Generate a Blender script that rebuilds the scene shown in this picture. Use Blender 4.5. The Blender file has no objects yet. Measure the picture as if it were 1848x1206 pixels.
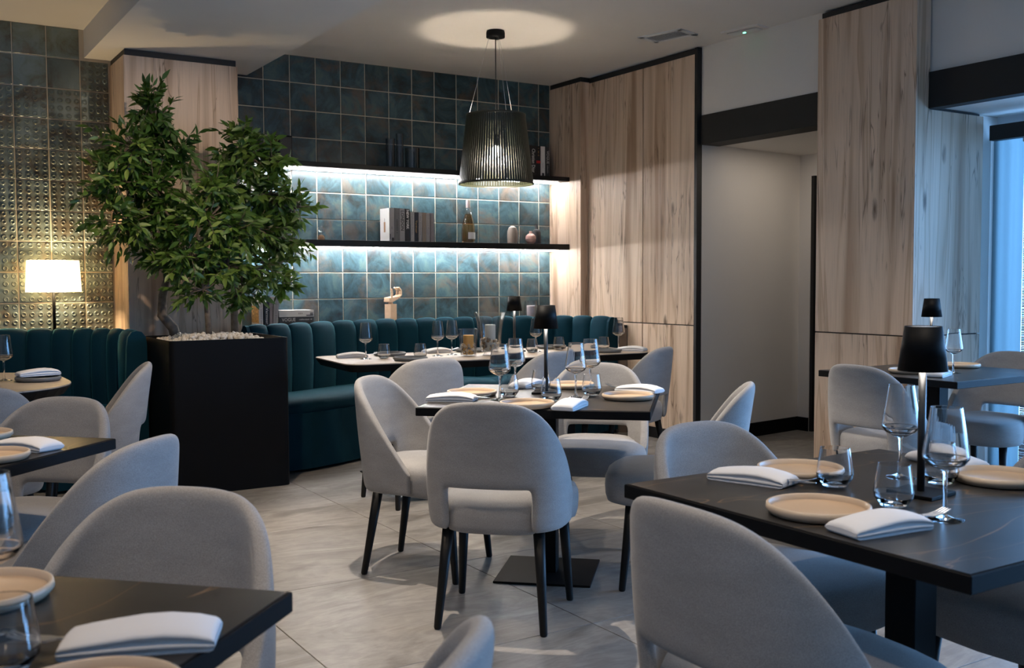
import bpy, bmesh, math, random
from mathutils import Matrix, Vector, Euler
random.seed(7)
PI = math.pi
scene = bpy.context.scene
COL = scene.collection

# ------------------------------------------------------------------ camera
cam_d = bpy.data.cameras.new('camera')
cam = bpy.data.objects.new('camera', cam_d)
COL.objects.link(cam)
cam_d.sensor_width = 36.0
cam_d.lens = 36.0 * 1843.568 / 1848.0
R0, R1, R2 = (0.84614325, -0.53293976, -0.00410178), (-0.03113177, -0.04174154, -0.99864331), (0.53204551, 0.84512299, -0.05191068)
cam.matrix_world = Matrix(((R0[0], -R1[0], -R2[0], -2.534),
                           (R0[1], -R1[1], -R2[1], -7.486),
                           (R0[2], -R1[2], -R2[2], 1.235),
                           (0, 0, 0, 1)))
cam_d.clip_start = 0.05
cam_d.dof.use_dof = True
cam_d.dof.focus_distance = 4.6
cam_d.dof.aperture_fstop = 7.1
scene.camera = cam

# ------------------------------------------------------------------ colour, world, lights
vs = scene.view_settings
vs.view_transform = 'Standard'
vs.look = 'None'
vs.gamma = 1.0
vs.use_curve_mapping = False
vs.exposure = 0.58
cy = scene.cycles
cy.use_denoising = True
cy.max_bounces = 10
cy.diffuse_bounces = 5
cy.glossy_bounces = 4
cy.transmission_bounces = 12
cy.transparent_max_bounces = 24
cy.caustics_reflective = False
cy.caustics_refractive = False
cy.sample_clamp_indirect = 6.0
cy.blur_glossy = 0.5

world = bpy.data.worlds.new('sky')
scene.world = world
world.use_nodes = True
wn = world.node_tree.nodes
wl = world.node_tree.links
bg = wn['Background']
bg.inputs[0].default_value = (0.24, 0.53, 1.0, 1)
bg.inputs[1].default_value = 8.0

def spot(name, loc, target, energy, color, angle=80, blend=0.5, size=0.04):
    d = bpy.data.lights.new(name, 'SPOT')
    d.energy = energy
    d.color = color
    d.spot_size = math.radians(angle)
    d.spot_blend = blend
    d.shadow_soft_size = size
    o = bpy.data.objects.new(name, d)
    COL.objects.link(o)
    o.location = loc
    v = Vector(target) - Vector(loc)
    o.rotation_euler = v.to_track_quat('-Z', 'Y').to_euler()
    return o
pd = bpy.data.lights.new('window_portal', 'AREA')
pd.shape = 'RECTANGLE'; pd.size = 5.6; pd.size_y = 2.1; pd.cycles.is_portal = True
po_ = bpy.data.objects.new('window_portal', pd); COL.objects.link(po_)
po_.location = (3.60, -6.45, 1.12); po_.rotation_euler = (PI / 2, 0, PI / 2)
WARM = (1.0, 0.79, 0.58)
NEUT = (1.0, 0.86, 0.71)
# recessed downlights of the dining room, in the ceiling above and behind the picture, then two added fill spots
spot('downlight_or_fill', (-0.75, -3.55, 2.74), (-0.1, -3.75, 0), 190, NEUT, 74, 0.3, 0.018)
spot('downlight_or_fill', (0.9, -3.1, 2.93), (0.75, -3.0, 0), 75, NEUT, 80, 0.5, 0.04)
spot('downlight_or_fill', (-0.75, -6.4, 2.74), (-0.75, -6.1, 0), 42, NEUT, 80, 0.6, 0.04)
spot('downlight_or_fill', (-2.4, -4.1, 2.93), (-2.4, -4.0, 0), 68, WARM, 90, 0.6, 0.05)
spot('downlight_or_fill', (-2.5, -6.3, 2.93), (-2.4, -6.0, 0), 60, WARM, 90, 0.6, 0.05)
spot('downlight_or_fill', (1.6, -4.6, 2.93), (1.7, -4.4, 0), 60, NEUT, 85, 0.6, 0.05)
spot('downlight_or_fill', (-1.35, -3.0, 2.93), (-0.85, -1.5, 0.9), 110, WARM, 75, 0.6, 0.05)
spot('downlight_or_fill', (-1.5, -5.2, 2.93), (-1.0, -4.8, 0), 35, WARM, 85, 0.6, 0.05)  # added fill: warms the bluish floor at the front
spot('downlight_or_fill', (-0.35, -2.75, 2.75), (-0.72, -0.45, 1.7), 60, WARM, 55, 0.7, 0.04)  # added fill: aimed to brighten the upper part of the wood pillar
pa = bpy.data.lights.new('passage_fill_light', 'AREA'); pa.shape = 'SQUARE'; pa.size = 0.9; pa.energy = 3.0; pa.color = NEUT  # unseen soft lamp added to lift the dark passage walls
pao = bpy.data.objects.new('passage_fill_light', pa); COL.objects.link(pao); pao.location = (3.35, -2.45, 2.235)

# ------------------------------------------------------------------ helpers
def tag(o, label=None, cat=None, group=None, kind=None):
    if label: o['label'] = label
    if cat: o['category'] = cat
    if group: o['group'] = group
    if kind: o['kind'] = kind
    return o

def empty(name, loc=(0, 0, 0), rz=0.0, parent=None):
    o = bpy.data.objects.new(name, None)
    COL.objects.link(o)
    o.empty_display_size = 0.05
    o.location = loc
    o.rotation_euler = (0, 0, rz)
    o.parent = parent
    return o

class MB:
    def __init__(s):
        s.v = []; s.f = []; s.sm = []
    def add(s, vs_, fs_, smooth=False):
        b = len(s.v)
        s.v += [tuple(p) for p in vs_]
        s.f += [tuple(b + i for i in f) for f in fs_]
        s.sm += [smooth] * len(fs_)
        return s
    def box(s, x0, x1, y0, y1, z0, z1):
        if x0 > x1: x0, x1 = x1, x0
        if y0 > y1: y0, y1 = y1, y0
        if z0 > z1: z0, z1 = z1, z0
        return s.add([(x0, y0, z0), (x1, y0, z0), (x1, y1, z0), (x0, y1, z0), (x0, y0, z1), (x1, y0, z1), (x1, y1, z1), (x0, y1, z1)],
                     [(0, 3, 2, 1), (4, 5, 6, 7), (0, 1, 5, 4), (1, 2, 6, 5), (2, 3, 7, 6), (3, 0, 4, 7)])
    def prism(s, pts, z0, z1, smooth=False):
        n = len(pts)
        v = [(x, y, z0) for x, y in pts] + [(x, y, z1) for x, y in pts]
        f = [tuple(range(n - 1, -1, -1)), tuple(range(n, 2 * n))]
        s.add(v, f)
        b = len(s.v) - 2 * n
        for i in range(n):
            j = (i + 1) % n
            s.f.append((b + i, b + j, b + n + j, b + n + i)); s.sm.append(smooth)
        return s
    def lathe(s, prof, n=32, c=(0, 0, 0), smooth=True, cap=False):
        v = []; f = []
        rows = []
        for r, z in prof:
            if r < 1e-6:
                rows.append([len(v)]); v.append((c[0], c[1], c[2] + z))
            else:
                rows.append(list(range(len(v), len(v) + n)))
                v += [(c[0] + r * math.cos(2 * PI * i / n), c[1] + r * math.sin(2 * PI * i / n), c[2] + z) for i in range(n)]
        for a, b in zip(rows[:-1], rows[1:]):
            for i in range(n):
                j = (i + 1) % n
                if len(a) == 1 and len(b) == 1: continue
                if len(a) == 1: f.append((a[0], b[j], b[i]))
                elif len(b) == 1: f.append((a[i], a[j], b[0]))
                else: f.append((a[i], a[j], b[j], b[i]))
        return s.add(v, f, smooth)
    def tube(s, path, radii, n=10, smooth=True):
        path = [Vector(p) for p in path]
        if not hasattr(radii, '__len__'): radii = [radii] * len(path)
        v = []; f = []
        ref = Vector((0.123, 0.987, 0.1))
        for k, p in enumerate(path):
            d = (path[min(k + 1, len(path) - 1)] - path[max(k - 1, 0)]).normalized()
            a = d.cross(ref)
            if a.length < 1e-3: a = d.cross(Vector((1, 0, 0)))
            a.normalize(); b = d.cross(a)
            v += [tuple(p + (a * math.cos(2 * PI * i / n) + b * math.sin(2 * PI * i / n)) * radii[k]) for i in range(n)]
        for k in range(len(path) - 1):
            for i in range(n):
                j = (i + 1) % n
                f.append((k * n + i, k * n + j, (k + 1) * n + j, (k + 1) * n + i))
        s.add(v, f, smooth)
        m = len(s.v) - len(v)
        s.f.append(tuple(m + i for i in range(n - 1, -1, -1))); s.sm.append(False)
        s.f.append(tuple(m + (len(path) - 1) * n + i for i in range(n))); s.sm.append(False)
        return s
    def grid(s, rows, smooth=True, closed=False):
        nv, nu = len(rows), len(rows[0])
        v = [p for r in rows for p in r]; f = []
        for i in range(nv - 1):
            for j in range(nu if closed else nu - 1):
                k = (j + 1) % nu
                f.append((i * nu + j, i * nu + k, (i + 1) * nu + k, (i + 1) * nu + j))
        return s.add(v, f, smooth)
    def mesh(s, name, mat=None):
        m = bpy.data.meshes.new(name)
        m.from_pydata(s.v, [], s.f)
        m.polygons.foreach_set('use_smooth', s.sm)
        if mat:
            for q in (mat if isinstance(mat, (list, tuple)) else [mat]): m.materials.append(q)
        bm = bmesh.new(); bm.from_mesh(m)
        bmesh.ops.recalc_face_normals(bm, faces=bm.faces)
        bm.to_mesh(m); bm.free()
        m.update()
        return m
    def build(s, name, mat=None, parent=None, loc=(0, 0, 0), rz=0.0):
        return link(name, s.mesh(name, mat), parent, loc, rz)

def link(name, mesh, parent=None, loc=(0, 0, 0), rz=0.0):
    o = bpy.data.objects.new(name, mesh)
    COL.objects.link(o)
    o.location = loc
    o.rotation_euler = (0, 0, rz)
    o.parent = parent
    return o

def bevelled(mb, w, seg=2, name='m', mat=None, smooth=True):
    m = mb.mesh(name, mat)
    bm = bmesh.new(); bm.from_mesh(m)
    es = [e for e in bm.edges if len(e.link_faces) == 2 and e.calc_face_angle(0) > 0.6]
    bmesh.ops.bevel(bm, geom=es, offset=w, segments=seg, affect='EDGES', profile=0.6)
    for f in bm.faces: f.smooth = smooth
    bm.to_mesh(m); bm.free()
    try:
        for f in m.polygons: f.use_smooth = smooth
    except Exception: pass
    return m

def baked(mesh, mods):
    o = bpy.data.objects.new('tmp', mesh)
    COL.objects.link(o)
    for t, kw in mods:
        md = o.modifiers.new(t, t)
        for k, v in kw.items(): setattr(md, k, v)
    dg = bpy.context.evaluated_depsgraph_get()
    dg.update()
    r = bpy.data.meshes.new_from_object(o.evaluated_get(dg))
    bpy.data.objects.remove(o)
    for p in r.polygons: p.use_smooth = True
    return r

def copy_tree(o, parent=None):
    c = o.copy()
    COL.objects.link(c)
    c.parent = parent
    for ch in list(o.children): copy_tree(ch, c)
    return c

def tight(prof, eps=.0007):
    """adds close points beside sharp profile corners so that smooth shading stays on the corner"""
    def cut(i):
        if i <= 0 or i >= len(prof) - 1: return False
        a = Vector(prof[i]) - Vector(prof[i - 1]); b = Vector(prof[i + 1]) - Vector(prof[i])
        return a.length > 1e-6 and b.length > 1e-6 and a.angle(b) > .3
    out = []
    for i in range(len(prof) - 1):
        p, q = Vector(prof[i]), Vector(prof[i + 1]); d = q - p
        out.append(tuple(p))
        if d.length > 4 * eps:
            if cut(i): out.append(tuple(p + d.normalized() * eps))
            if cut(i + 1): out.append(tuple(q - d.normalized() * eps))
    out.append(tuple(prof[-1]))
    return out

class Proto:
    """first use places the original itself, later uses place copies of it and of its parts"""
    def __init__(s, root): s.root = root; s.used = False
    def put(s, loc, rz, label, cat=None, group=None):
        o = copy_tree(s.root) if s.used else s.root
        s.used = True
        o.location = loc; o.rotation_euler = (0, 0, rz)
        return tag(o, label, cat, group)

# ------------------------------------------------------------------ materials
def new_mat(name):
    m = bpy.data.materials.new(name); m.use_nodes = True
    nt = m.node_tree
    return m, nt, nt.nodes['Principled BSDF'], nt.nodes['Material Output']

def sock(node, *names):
    for n in names:
        if n in node.inputs: return node.inputs[n]

def plain(name, col, rough=0.5, metal=0.0, spec=0.5, sheen=0.0, coat=0.0, emit=None, estr=0.0, noise=0.0, nscale=30, bump=0.0, bscale=200):
    m, nt, b, out = new_mat(name)
    b.inputs['Base Color'].default_value = (*col, 1)
    b.inputs['Roughness'].default_value = rough
    b.inputs['Metallic'].default_value = metal
    b.inputs['Specular IOR Level'].default_value = spec
    if sheen:
        b.inputs['Sheen Weight'].default_value = sheen
        b.inputs['Sheen Roughness'].default_value = 0.35
    if coat: b.inputs['Coat Weight'].default_value = coat
    if emit:
        b.inputs['Emission Color'].default_value = (*emit, 1)
        b.inputs['Emission Strength'].default_value = estr
    N, L = nt.nodes, nt.links
    if noise or bump:
        tc = N.new('ShaderNodeTexCoord')
    if noise:
        n = N.new('ShaderNodeTexNoise'); n.inputs['Scale'].default_value = nscale; n.inputs['Detail'].default_value = 4
        L.new(tc.outputs['Object'], n.inputs['Vector'])
        r = N.new('ShaderNodeMapRange'); r.inputs[1].default_value = 0.3; r.inputs[2].default_value = 0.7
        r.inputs[3].default_value = 1 - noise; r.inputs[4].default_value = 1 + noise
        L.new(n.outputs['Fac'], r.inputs[0])
        x = N.new('ShaderNodeMix'); x.data_type = 'RGBA'; x.blend_type = 'MULTIPLY'; x.inputs[0].default_value = 1
        x.inputs[6].default_value = (*col, 1)
        L.new(r.outputs[0], x.inputs[7])
        L.new(x.outputs[2], b.inputs['Base Color'])
    if bump:
        n2 = N.new('ShaderNodeTexNoise'); n2.inputs['Scale'].default_value = bscale; n2.inputs['Detail'].default_value = 2
        L.new(tc.outputs['Object'], n2.inputs['Vector'])
        bp = N.new('ShaderNodeBump'); bp.inputs['Strength'].default_value = bump; bp.inputs['Distance'].default_value = 0.002
        L.new(n2.outputs['Fac'], bp.inputs['Height']); L.new(bp.outputs[0], b.inputs['Normal'])
    return m

def ramp(N, stops):
    r = N.new('ShaderNodeValToRGB')
    e = r.color_ramp.elements
    while len(e) > 1: e.remove(e[-1])
    e[0].position = stops[0][0]; e[0].color = (*stops[0][1], 1)
    for p, c in stops[1:]:
        q = e.new(p); q.color = (*c, 1)
    return r

def mapping(N, L, src, scale, loc=(0, 0, 0)):
    mp = N.new('ShaderNodeMapping'); mp.inputs['Scale'].default_value = scale; mp.inputs['Location'].default_value = loc
    L.new(src, mp.inputs['Vector'])
    return mp

def noise(N, L, vec, scale, detail=4, dist=0.0, rough=0.5):
    n = N.new('ShaderNodeTexNoise')
    n.inputs['Scale'].default_value = scale; n.inputs['Detail'].default_value = detail
    n.inputs['Distortion'].default_value = dist; n.inputs['Roughness'].default_value = rough
    L.new(vec, n.inputs['Vector'])
    return n

def mixc(N, L, fac, a, b, mode='MIX'):
    x = N.new('ShaderNodeMix'); x.data_type = 'RGBA'; x.blend_type = mode
    for i, s_ in ((0, fac), (6, a), (7, b)):
        if isinstance(s_, (int, float)): x.inputs[i].default_value = s_
        elif isinstance(s_, tuple): x.inputs[i].default_value = (*s_, 1)
        else: L.new(s_, x.inputs[i])
    return x.outputs[2]

def mat_wood():
    m, nt, b, out = new_mat('beech_panel'); N, L = nt.nodes, nt.links
    tc = N.new('ShaderNodeTexCoord'); oi = N.new('ShaderNodeObjectInfo')
    off = N.new('ShaderNodeVectorMath'); off.operation = 'MULTIPLY_ADD'
    cmb = N.new('ShaderNodeCombineXYZ')
    for k in range(3): L.new(oi.outputs['Random'], cmb.inputs[k])
    L.new(cmb.outputs[0], off.inputs[0]); off.inputs[1].default_value = (3.1, 5.3, 7.7); L.new(tc.outputs['Object'], off.inputs[2])
    v = off.outputs[0]
    m1 = mapping(N, L, v, (3.2, 3.2, 0.16))
    n1 = noise(N, L, m1.outputs[0], 2.2, 2.2, 0.9)
    c1 = ramp(N, [(0.30, (0.40, 0.265, 0.175)), (0.39, (0.56, 0.41, 0.295)), (0.45, (0.67, 0.515, 0.39)), (0.52, (0.72, 0.56, 0.43)), (0.575, (0.70, 0.535, 0.405)), (0.60, (0.53, 0.375, 0.26)), (0.64, (0.66, 0.50, 0.37)), (0.75, (0.73, 0.57, 0.44))])
    L.new(n1.outputs['Fac'], c1.inputs[0])
    m2 = mapping(N, L, v, (55, 55, 1.6))
    n2 = noise(N, L, m2.outputs[0], 3, 3, 0.2)
    c2 = ramp(N, [(0.3, (0.92, 0.915, 0.91)), (0.7, (1.04, 1.04, 1.04))])
    L.new(n2.outputs['Fac'], c2.inputs[0])
    base = mixc(N, L, 1.0, c1.outputs[0], c2.outputs[0], 'MULTIPLY')
    # dark heart streaks
    m3 = mapping(N, L, v, (6.5, 6.5, 0.42), (2, 1, 3))
    n3 = noise(N, L, m3.outputs[0], 2.0, 3, 1.0, 0.55)
    c3 = ramp(N, [(0.480, (0, 0, 0)), (0.50, (1, 1, 1)), (0.520, (0, 0, 0))])
    L.new(n3.outputs['Fac'], c3.inputs[0])
    n4 = noise(N, L, mapping(N, L, v, (2.0, 2.0, 0.7), (9, 2, 1)).outputs[0], 2.2, 2)
    c4 = ramp(N, [(0.44, (0, 0, 0)), (0.58, (0.85, 0.85, 0.85))])
    L.new(n4.outputs['Fac'], c4.inputs[0])
    st = mixc(N, L, 1.0, c3.outputs[0], c4.outputs[0], 'MULTIPLY')
    base = mixc(N, L, st, base, (0.16, 0.10, 0.065))
    # knots
    vo = N.new('ShaderNodeTexVoronoi'); vo.inputs['Scale'].default_value = 1.0
    L.new(mapping(N, L, v, (4.2, 4.2, 1.35)).outputs[0], vo.inputs['Vector'])
    c5 = ramp(N, [(0.05, (1, 1, 1)), (0.12, (0, 0, 0))])
    nd = noise(N, L, mapping(N, L, v, (9, 9, 3)).outputs[0], 3, 3)
    ad = N.new('ShaderNodeMath'); ad.operation = 'MULTIPLY_ADD'; ad.inputs[1].default_value = 0.12; L.new(nd.outputs['Fac'], ad.inputs[0])
    L.new(vo.outputs['Distance'], ad.inputs[2])
    sb = N.new('ShaderNodeMath'); sb.operation = 'SUBTRACT'; sb.inputs[1].default_value = 0.05; L.new(ad.outputs[0], sb.inputs[0])
    L.new(sb.outputs[0], c5.inputs[0])
    base = mixc(N, L, c5.outputs[0], base, (0.17, 0.11, 0.075))
    L.new(base, b.inputs['Base Color'])
    b.inputs['Roughness'].default_value = 0.5
    b.inputs['Specular IOR Level'].default_value = 0.35
    return m

def mat_tile(name, dull=False):
    m, nt, b, out = new_mat(name); N, L = nt.nodes, nt.links
    tc = N.new('ShaderNodeTexCoord'); oi = N.new('ShaderNodeObjectInfo')
    cmb = N.new('ShaderNodeCombineXYZ')
    for k in range(3): L.new(oi.outputs['Random'], cmb.inputs[k])
    off = N.new('ShaderNodeVectorMath'); off.operation = 'MULTIPLY_ADD'
    L.new(cmb.outputs[0], off.inputs[0]); off.inputs[1].default_value = (31, 17, 53); L.new(tc.outputs['Object'], off.inputs[2])
    v = off.outputs[0]
    n1 = noise(N, L, v, 5.0, 8, 0.7, 0.66)
    if dull:
        c1 = ramp(N, [(0.27, (0.05, 0.042, 0.030)), (0.37, (0.11, 0.10, 0.075)), (0.46, (0.14, 0.17, 0.15)), (0.58, (0.18, 0.225, 0.215)), (0.8, (0.14, 0.20, 0.21))])
    else:
        c1 = ramp(N, [(0.26, (0.012, 0.012, 0.012)), (0.37, (0.024, 0.034, 0.036)), (0.45, (0.026, 0.056, 0.068)), (0.53, (0.042, 0.088, 0.106)), (0.62, (0.074, 0.122, 0.122)), (0.72, (0.046, 0.094, 0.118)), (0.85, (0.024, 0.055, 0.082))])
    L.new(n1.outputs['Fac'], c1.inputs[0])
    # rusty brown clouds on some tiles
    n2 = noise(N, L, v, 4.0, 7, 0.9, 0.66)
    c2 = ramp(N, [(0.50, (0, 0, 0)), (0.64, (1, 1, 1))]); L.new(n2.outputs['Fac'], c2.inputs[0])
    rm = N.new('ShaderNodeMath'); rm.operation = 'MULTIPLY'; rm.inputs[1].default_value = 0.6
    L.new(c2.outputs[0], rm.inputs[0])
    base = mixc(N, L, rm.outputs[0], c1.outputs[0], (0.14, 0.095, 0.055) if dull else (0.125, 0.085, 0.056))
    sh = N.new('ShaderNodeMapRange'); sh.inputs[3].default_value = 0.72; sh.inputs[4].default_value = 1.2
    L.new(oi.outputs['Random'], sh.inputs[0])
    base = mixc(N, L, 1.0, base, sh.outputs[0], 'MULTIPLY')
    L.new(base, b.inputs['Base Color'])
    b.inputs['Roughness'].default_value = 0.30 if dull else 0.36
    b.inputs['Specular IOR Level'].default_value = 0.35
    b.inputs['Coat Weight'].default_value = 0.15
    b.inputs['Coat Roughness'].default_value = 0.25
    if dull: b.inputs['Metallic'].default_value = 0.25
    nb = noise(N, L, v, 26, 5, 0.4)
    bp = N.new('ShaderNodeBump'); bp.inputs['Strength'].default_value = 0.55; bp.inputs['Distance'].default_value = 0.004
    L.new(nb.outputs['Fac'], bp.inputs['Height']); L.new(bp.outputs[0], b.inputs['Normal'])
    return m

def mat_floor():
    m, nt, b, out = new_mat('stone_floor_tile'); N, L = nt.nodes, nt.links
    tc = N.new('ShaderNodeTexCoord'); oi = N.new('ShaderNodeObjectInfo')
    cmb = N.new('ShaderNodeCombineXYZ')
    for k in range(3): L.new(oi.outputs['Random'], cmb.inputs[k])
    off = N.new('ShaderNodeVectorMath'); off.operation = 'MULTIPLY_ADD'
    L.new(cmb.outputs[0], off.inputs[0]); off.inputs[1].default_value = (31, 17, 53); L.new(tc.outputs['Object'], off.inputs[2])
    rot = N.new('ShaderNodeMapping'); rot.inputs['Rotation'].default_value = (0, 0, 0.35); rot.inputs['Scale'].default_value = (1.0, 3.4, 1)
    L.new(off.outputs[0], rot.inputs['Vector'])
    n1 = noise(N, L, rot.outputs[0], 1.6, 8, 0.9, 0.62)
    c1 = ramp(N, [(0.28, (0.115, 0.10, 0.09)), (0.41, (0.20, 0.187, 0.17)), (0.50, (0.27, 0.255, 0.235)), (0.56, (0.215, 0.20, 0.185)), (0.72, (0.36, 0.345, 0.32))])
    L.new(n1.outputs['Fac'], c1.inputs[0])
    n2 = noise(N, L, off.outputs[0], 14, 5, 0.5)
    c2 = ramp(N, [(0.3, (0.86, 0.86, 0.86)), (0.7, (1.08, 1.08, 1.08))]); L.new(n2.outputs['Fac'], c2.inputs[0])
    base = mixc(N, L, 1.0, c1.outputs[0], c2.outputs[0], 'MULTIPLY')
    L.new(base, b.inputs['Base Color'])
    b.inputs['Roughness'].default_value = 0.42
    b.inputs['Specular IOR Level'].default_value = 0.4
    return m

def mat_fabric():
    m, nt, b, out = new_mat('grey_woven_fabric'); N, L = nt.nodes, nt.links
    tc = N.new('ShaderNodeTexCoord')
    n1 = noise(N, L, tc.outputs['Object'], 760, 2)
    c1 = ramp(N, [(0.3, (0.225, 0.218, 0.215)), (0.7, (0.435, 0.425, 0.42))]); L.new(n1.outputs['Fac'], c1.inputs[0])
    n2 = noise(N, L, mapping(N, L, tc.outputs['Object'], (1, 1, 3)).outputs[0], 9, 4)
    c2 = ramp(N, [(0.3, (0.92, 0.92, 0.92)), (0.7, (1.05, 1.05, 1.05))]); L.new(n2.outputs['Fac'], c2.inputs[0])
    L.new(mixc(N, L, 1.0, c1.outputs[0], c2.outputs[0], 'MULTIPLY'), b.inputs['Base Color'])
    b.inputs['Roughness'].default_value = 0.9
    b.inputs['Specular IOR Level'].default_value = 0.15
    b.inputs['Sheen Weight'].default_value = 0.25
    b.inputs['Sheen Roughness'].default_value = 0.4
    bp = N.new('ShaderNodeBump'); bp.inputs['Strength'].default_value = 0.35; bp.inputs['Distance'].default_value = 0.001
    L.new(n1.outputs['Fac'], bp.inputs['Height']); L.new(bp.outputs[0], b.inputs['Normal'])
    return m

def mat_stone_top(name, dark=True):
    m, nt, b, out = new_mat(name); N, L = nt.nodes, nt.links
    tc = N.new('ShaderNodeTexCoord'); oi = N.new('ShaderNodeObjectInfo')
    cmb = N.new('ShaderNodeCombineXYZ')
    for k in range(3): L.new(oi.outputs['Random'], cmb.inputs[k])
    off = N.new('ShaderNodeVectorMath'); off.operation = 'MULTIPLY_ADD'
    L.new(cmb.outputs[0], off.inputs[0]); off.inputs[1].default_value = (31, 17, 3); L.new(tc.outputs['Object'], off.inputs[2])
    v = off.outputs[0]
    n1 = noise(N, L, v, 4, 5, 0.6)
    if dark: c1 = ramp(N, [(0.3, (0.017, 0.0155, 0.0145)), (0.7, (0.042, 0.038, 0.034))])
    else: c1 = ramp(N, [(0.3, (0.36, 0.29, 0.225)), (0.7, (0.50, 0.42, 0.34))])
    L.new(n1.outputs['Fac'], c1.inputs[0])
    base = c1.outputs[0]
    rt = N.new('ShaderNodeMapping'); rt.inputs['Rotation'].default_value = (0, 0, 0.6); rt.inputs['Scale'].default_value = (0.9, 2.6, 1)
    L.new(v, rt.inputs['Vector'])
    n2 = noise(N, L, rt.outputs[0], 2.3, 2.0, 0.6, 0.5)
    c2 = ramp(N, [(0.494, (0, 0, 0)), (0.5, (1, 1, 1)), (0.506, (0, 0, 0))]); L.new(n2.outputs['Fac'], c2.inputs[0])
    n3 = noise(N, L, v, 2.5, 2)
    c3 = ramp(N, [(0.28, (0, 0, 0)), (0.50, (1, 1, 1))]); L.new(n3.outputs['Fac'], c3.inputs[0])
    base = mixc(N, L, mixc(N, L, 1.0, c2.outputs[0], c3.outputs[0], 'MULTIPLY'), base, (0.24, 0.145, 0.07) if dark else (0.30, 0.24, 0.18))
    L.new(base, b.inputs['Base Color'])
    b.inputs['Roughness'].default_value = 0.34 if dark else 0.4
    b.inputs['Specular IOR Level'].default_value = 0.45
    return m

def mat_glass(name, tint=(1, 1, 1), refl=1.0, base=0.0, solid=0.0):
    """thin clear glass: transparent with mirror reflections that grow at grazing angles"""
    m, nt, b, out = new_mat(name); N, L = nt.nodes, nt.links
    N.remove(b)
    if solid:
        g_ = N.new('ShaderNodeBsdfGlass'); g_.inputs['IOR'].default_value = 1.42; g_.inputs['Roughness'].default_value = 0.0
        t_ = N.new('ShaderNodeBsdfTransparent')
        x_ = N.new('ShaderNodeMixShader'); x_.inputs[0].default_value = solid
        L.new(t_.outputs[0], x_.inputs[1]); L.new(g_.outputs[0], x_.inputs[2]); L.new(x_.outputs[0], out.inputs['Surface'])
        return m
    tr = N.new('ShaderNodeBsdfTransparent'); tr.inputs[0].default_value = (*tint, 1)
    gl = N.new('ShaderNodeBsdfGlossy'); gl.inputs['Roughness'].default_value = 0.03
    fr = N.new('ShaderNodeLayerWeight'); fr.inputs[0].default_value = 0.22
    mr = N.new('ShaderNodeMapRange'); mr.inputs[3].default_value = base; mr.inputs[4].default_value = 0.85 * refl
    L.new(fr.outputs['Fresnel'], mr.inputs[0])
    mx = N.new('ShaderNodeMixShader')
    L.new(mr.outputs[0], mx.inputs[0]); L.new(tr.outputs[0], mx.inputs[1]); L.new(gl.outputs[0], mx.inputs[2])
    L.new(mx.outputs[0], out.inputs['Surface'])
    return m

def mat_leaf():
    m, nt, b, out = new_mat('ficus_leaf'); N, L = nt.nodes, nt.links
    oi = N.new('ShaderNodeObjectInfo'); geo = N.new('ShaderNodeNewGeometry')
    n1 = noise(N, L, geo.outputs['Position'], 7, 2)
    ad = N.new('ShaderNodeMath'); ad.operation = 'MULTIPLY_ADD'; ad.inputs[1].default_value = 0.5
    L.new(oi.outputs['Random'], ad.inputs[0]); 
    hf = N.new('ShaderNodeMath'); hf.operation = 'MULTIPLY'; hf.inputs[1].default_value = 0.7; L.new(n1.outputs['Fac'], hf.inputs[0])
    L.new(hf.outputs[0], ad.inputs[2])
    c = ramp(N, [(0.2, (0.020, 0.054, 0.009)), (0.5, (0.054, 0.122, 0.019)), (0.8, (0.175, 0.25, 0.052))])
    L.new(ad.outputs[0], c.inputs[0]); L.new(c.outputs[0], b.inputs['Base Color'])
    b.inputs['Roughness'].default_value = 0.42
    tl = N.new('ShaderNodeBsdfTranslucent'); tl.inputs[0].default_value = (0.10, 0.20, 0.02, 1)
    mx = N.new('ShaderNodeMixShader'); mx.inputs[0].default_value = 0.22
    L.new(b.outputs[0], mx.inputs[1]); L.new(tl.outputs[0], mx.inputs[2]); L.new(mx.outputs[0], out.inputs['Surface'])
    return m

def mat_translucent(name, col, amount=0.6, rough=0.8):
    m, nt, b, out = new_mat(name); N, L = nt.nodes, nt.links
    b.inputs['Base Color'].default_value = (*col, 1); b.inputs['Roughness'].default_value = rough
    tl = N.new('ShaderNodeBsdfTranslucent'); tl.inputs[0].default_value = (*col, 1)
    mx = N.new('ShaderNodeMixShader'); mx.inputs[0].default_value = amount
    L.new(b.outputs[0], mx.inputs[1]); L.new(tl.outputs[0], mx.inputs[2]); L.new(mx.outputs[0], out.inputs['Surface'])
    return m

def mat_emit(name, col, strength):
    m, nt, b, out = new_mat(name); N, L = nt.nodes, nt.links
    N.remove(b)
    e = N.new('ShaderNodeEmission'); e.inputs[0].default_value = (*col, 1); e.inputs[1].default_value = strength
    L.new(e.outputs[0], out.inputs['Surface'])
    return m

WOOD = mat_wood()
TILE = mat_tile('glazed_blue_tile')
DOTT = mat_tile('bronze_green_studded_tile', True)
FLOOR = mat_floor()
FABRIC = mat_fabric()
TOPD = mat_stone_top('black_veined_stone')
TOPL = mat_stone_top('pale_oak_stone', False)
GROUT = plain('sand_grout', (0.62, 0.54, 0.42), 0.9)
GROUTF = plain('grey_floor_grout', (0.20, 0.19, 0.18), 0.9)
WHITE = plain('white_plaster', (0.74, 0.71, 0.67), 0.85, noise=0.02, nscale=2, bump=0.06, bscale=60)
BLACK = plain('black_trim', (0.012, 0.012, 0.013), 0.55)
BEAM = plain('black_painted_beam', (0.010, 0.010, 0.010), 0.7, bump=0.8, bscale=25)
BLKMET = plain('black_powder_coat', (0.0045, 0.0045, 0.005), 0.55, spec=0.14, bump=0.1, bscale=400)
BLKWOOD = plain('black_lacquered_wood', (0.007, 0.007, 0.007), 0.45, spec=0.25)
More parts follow.
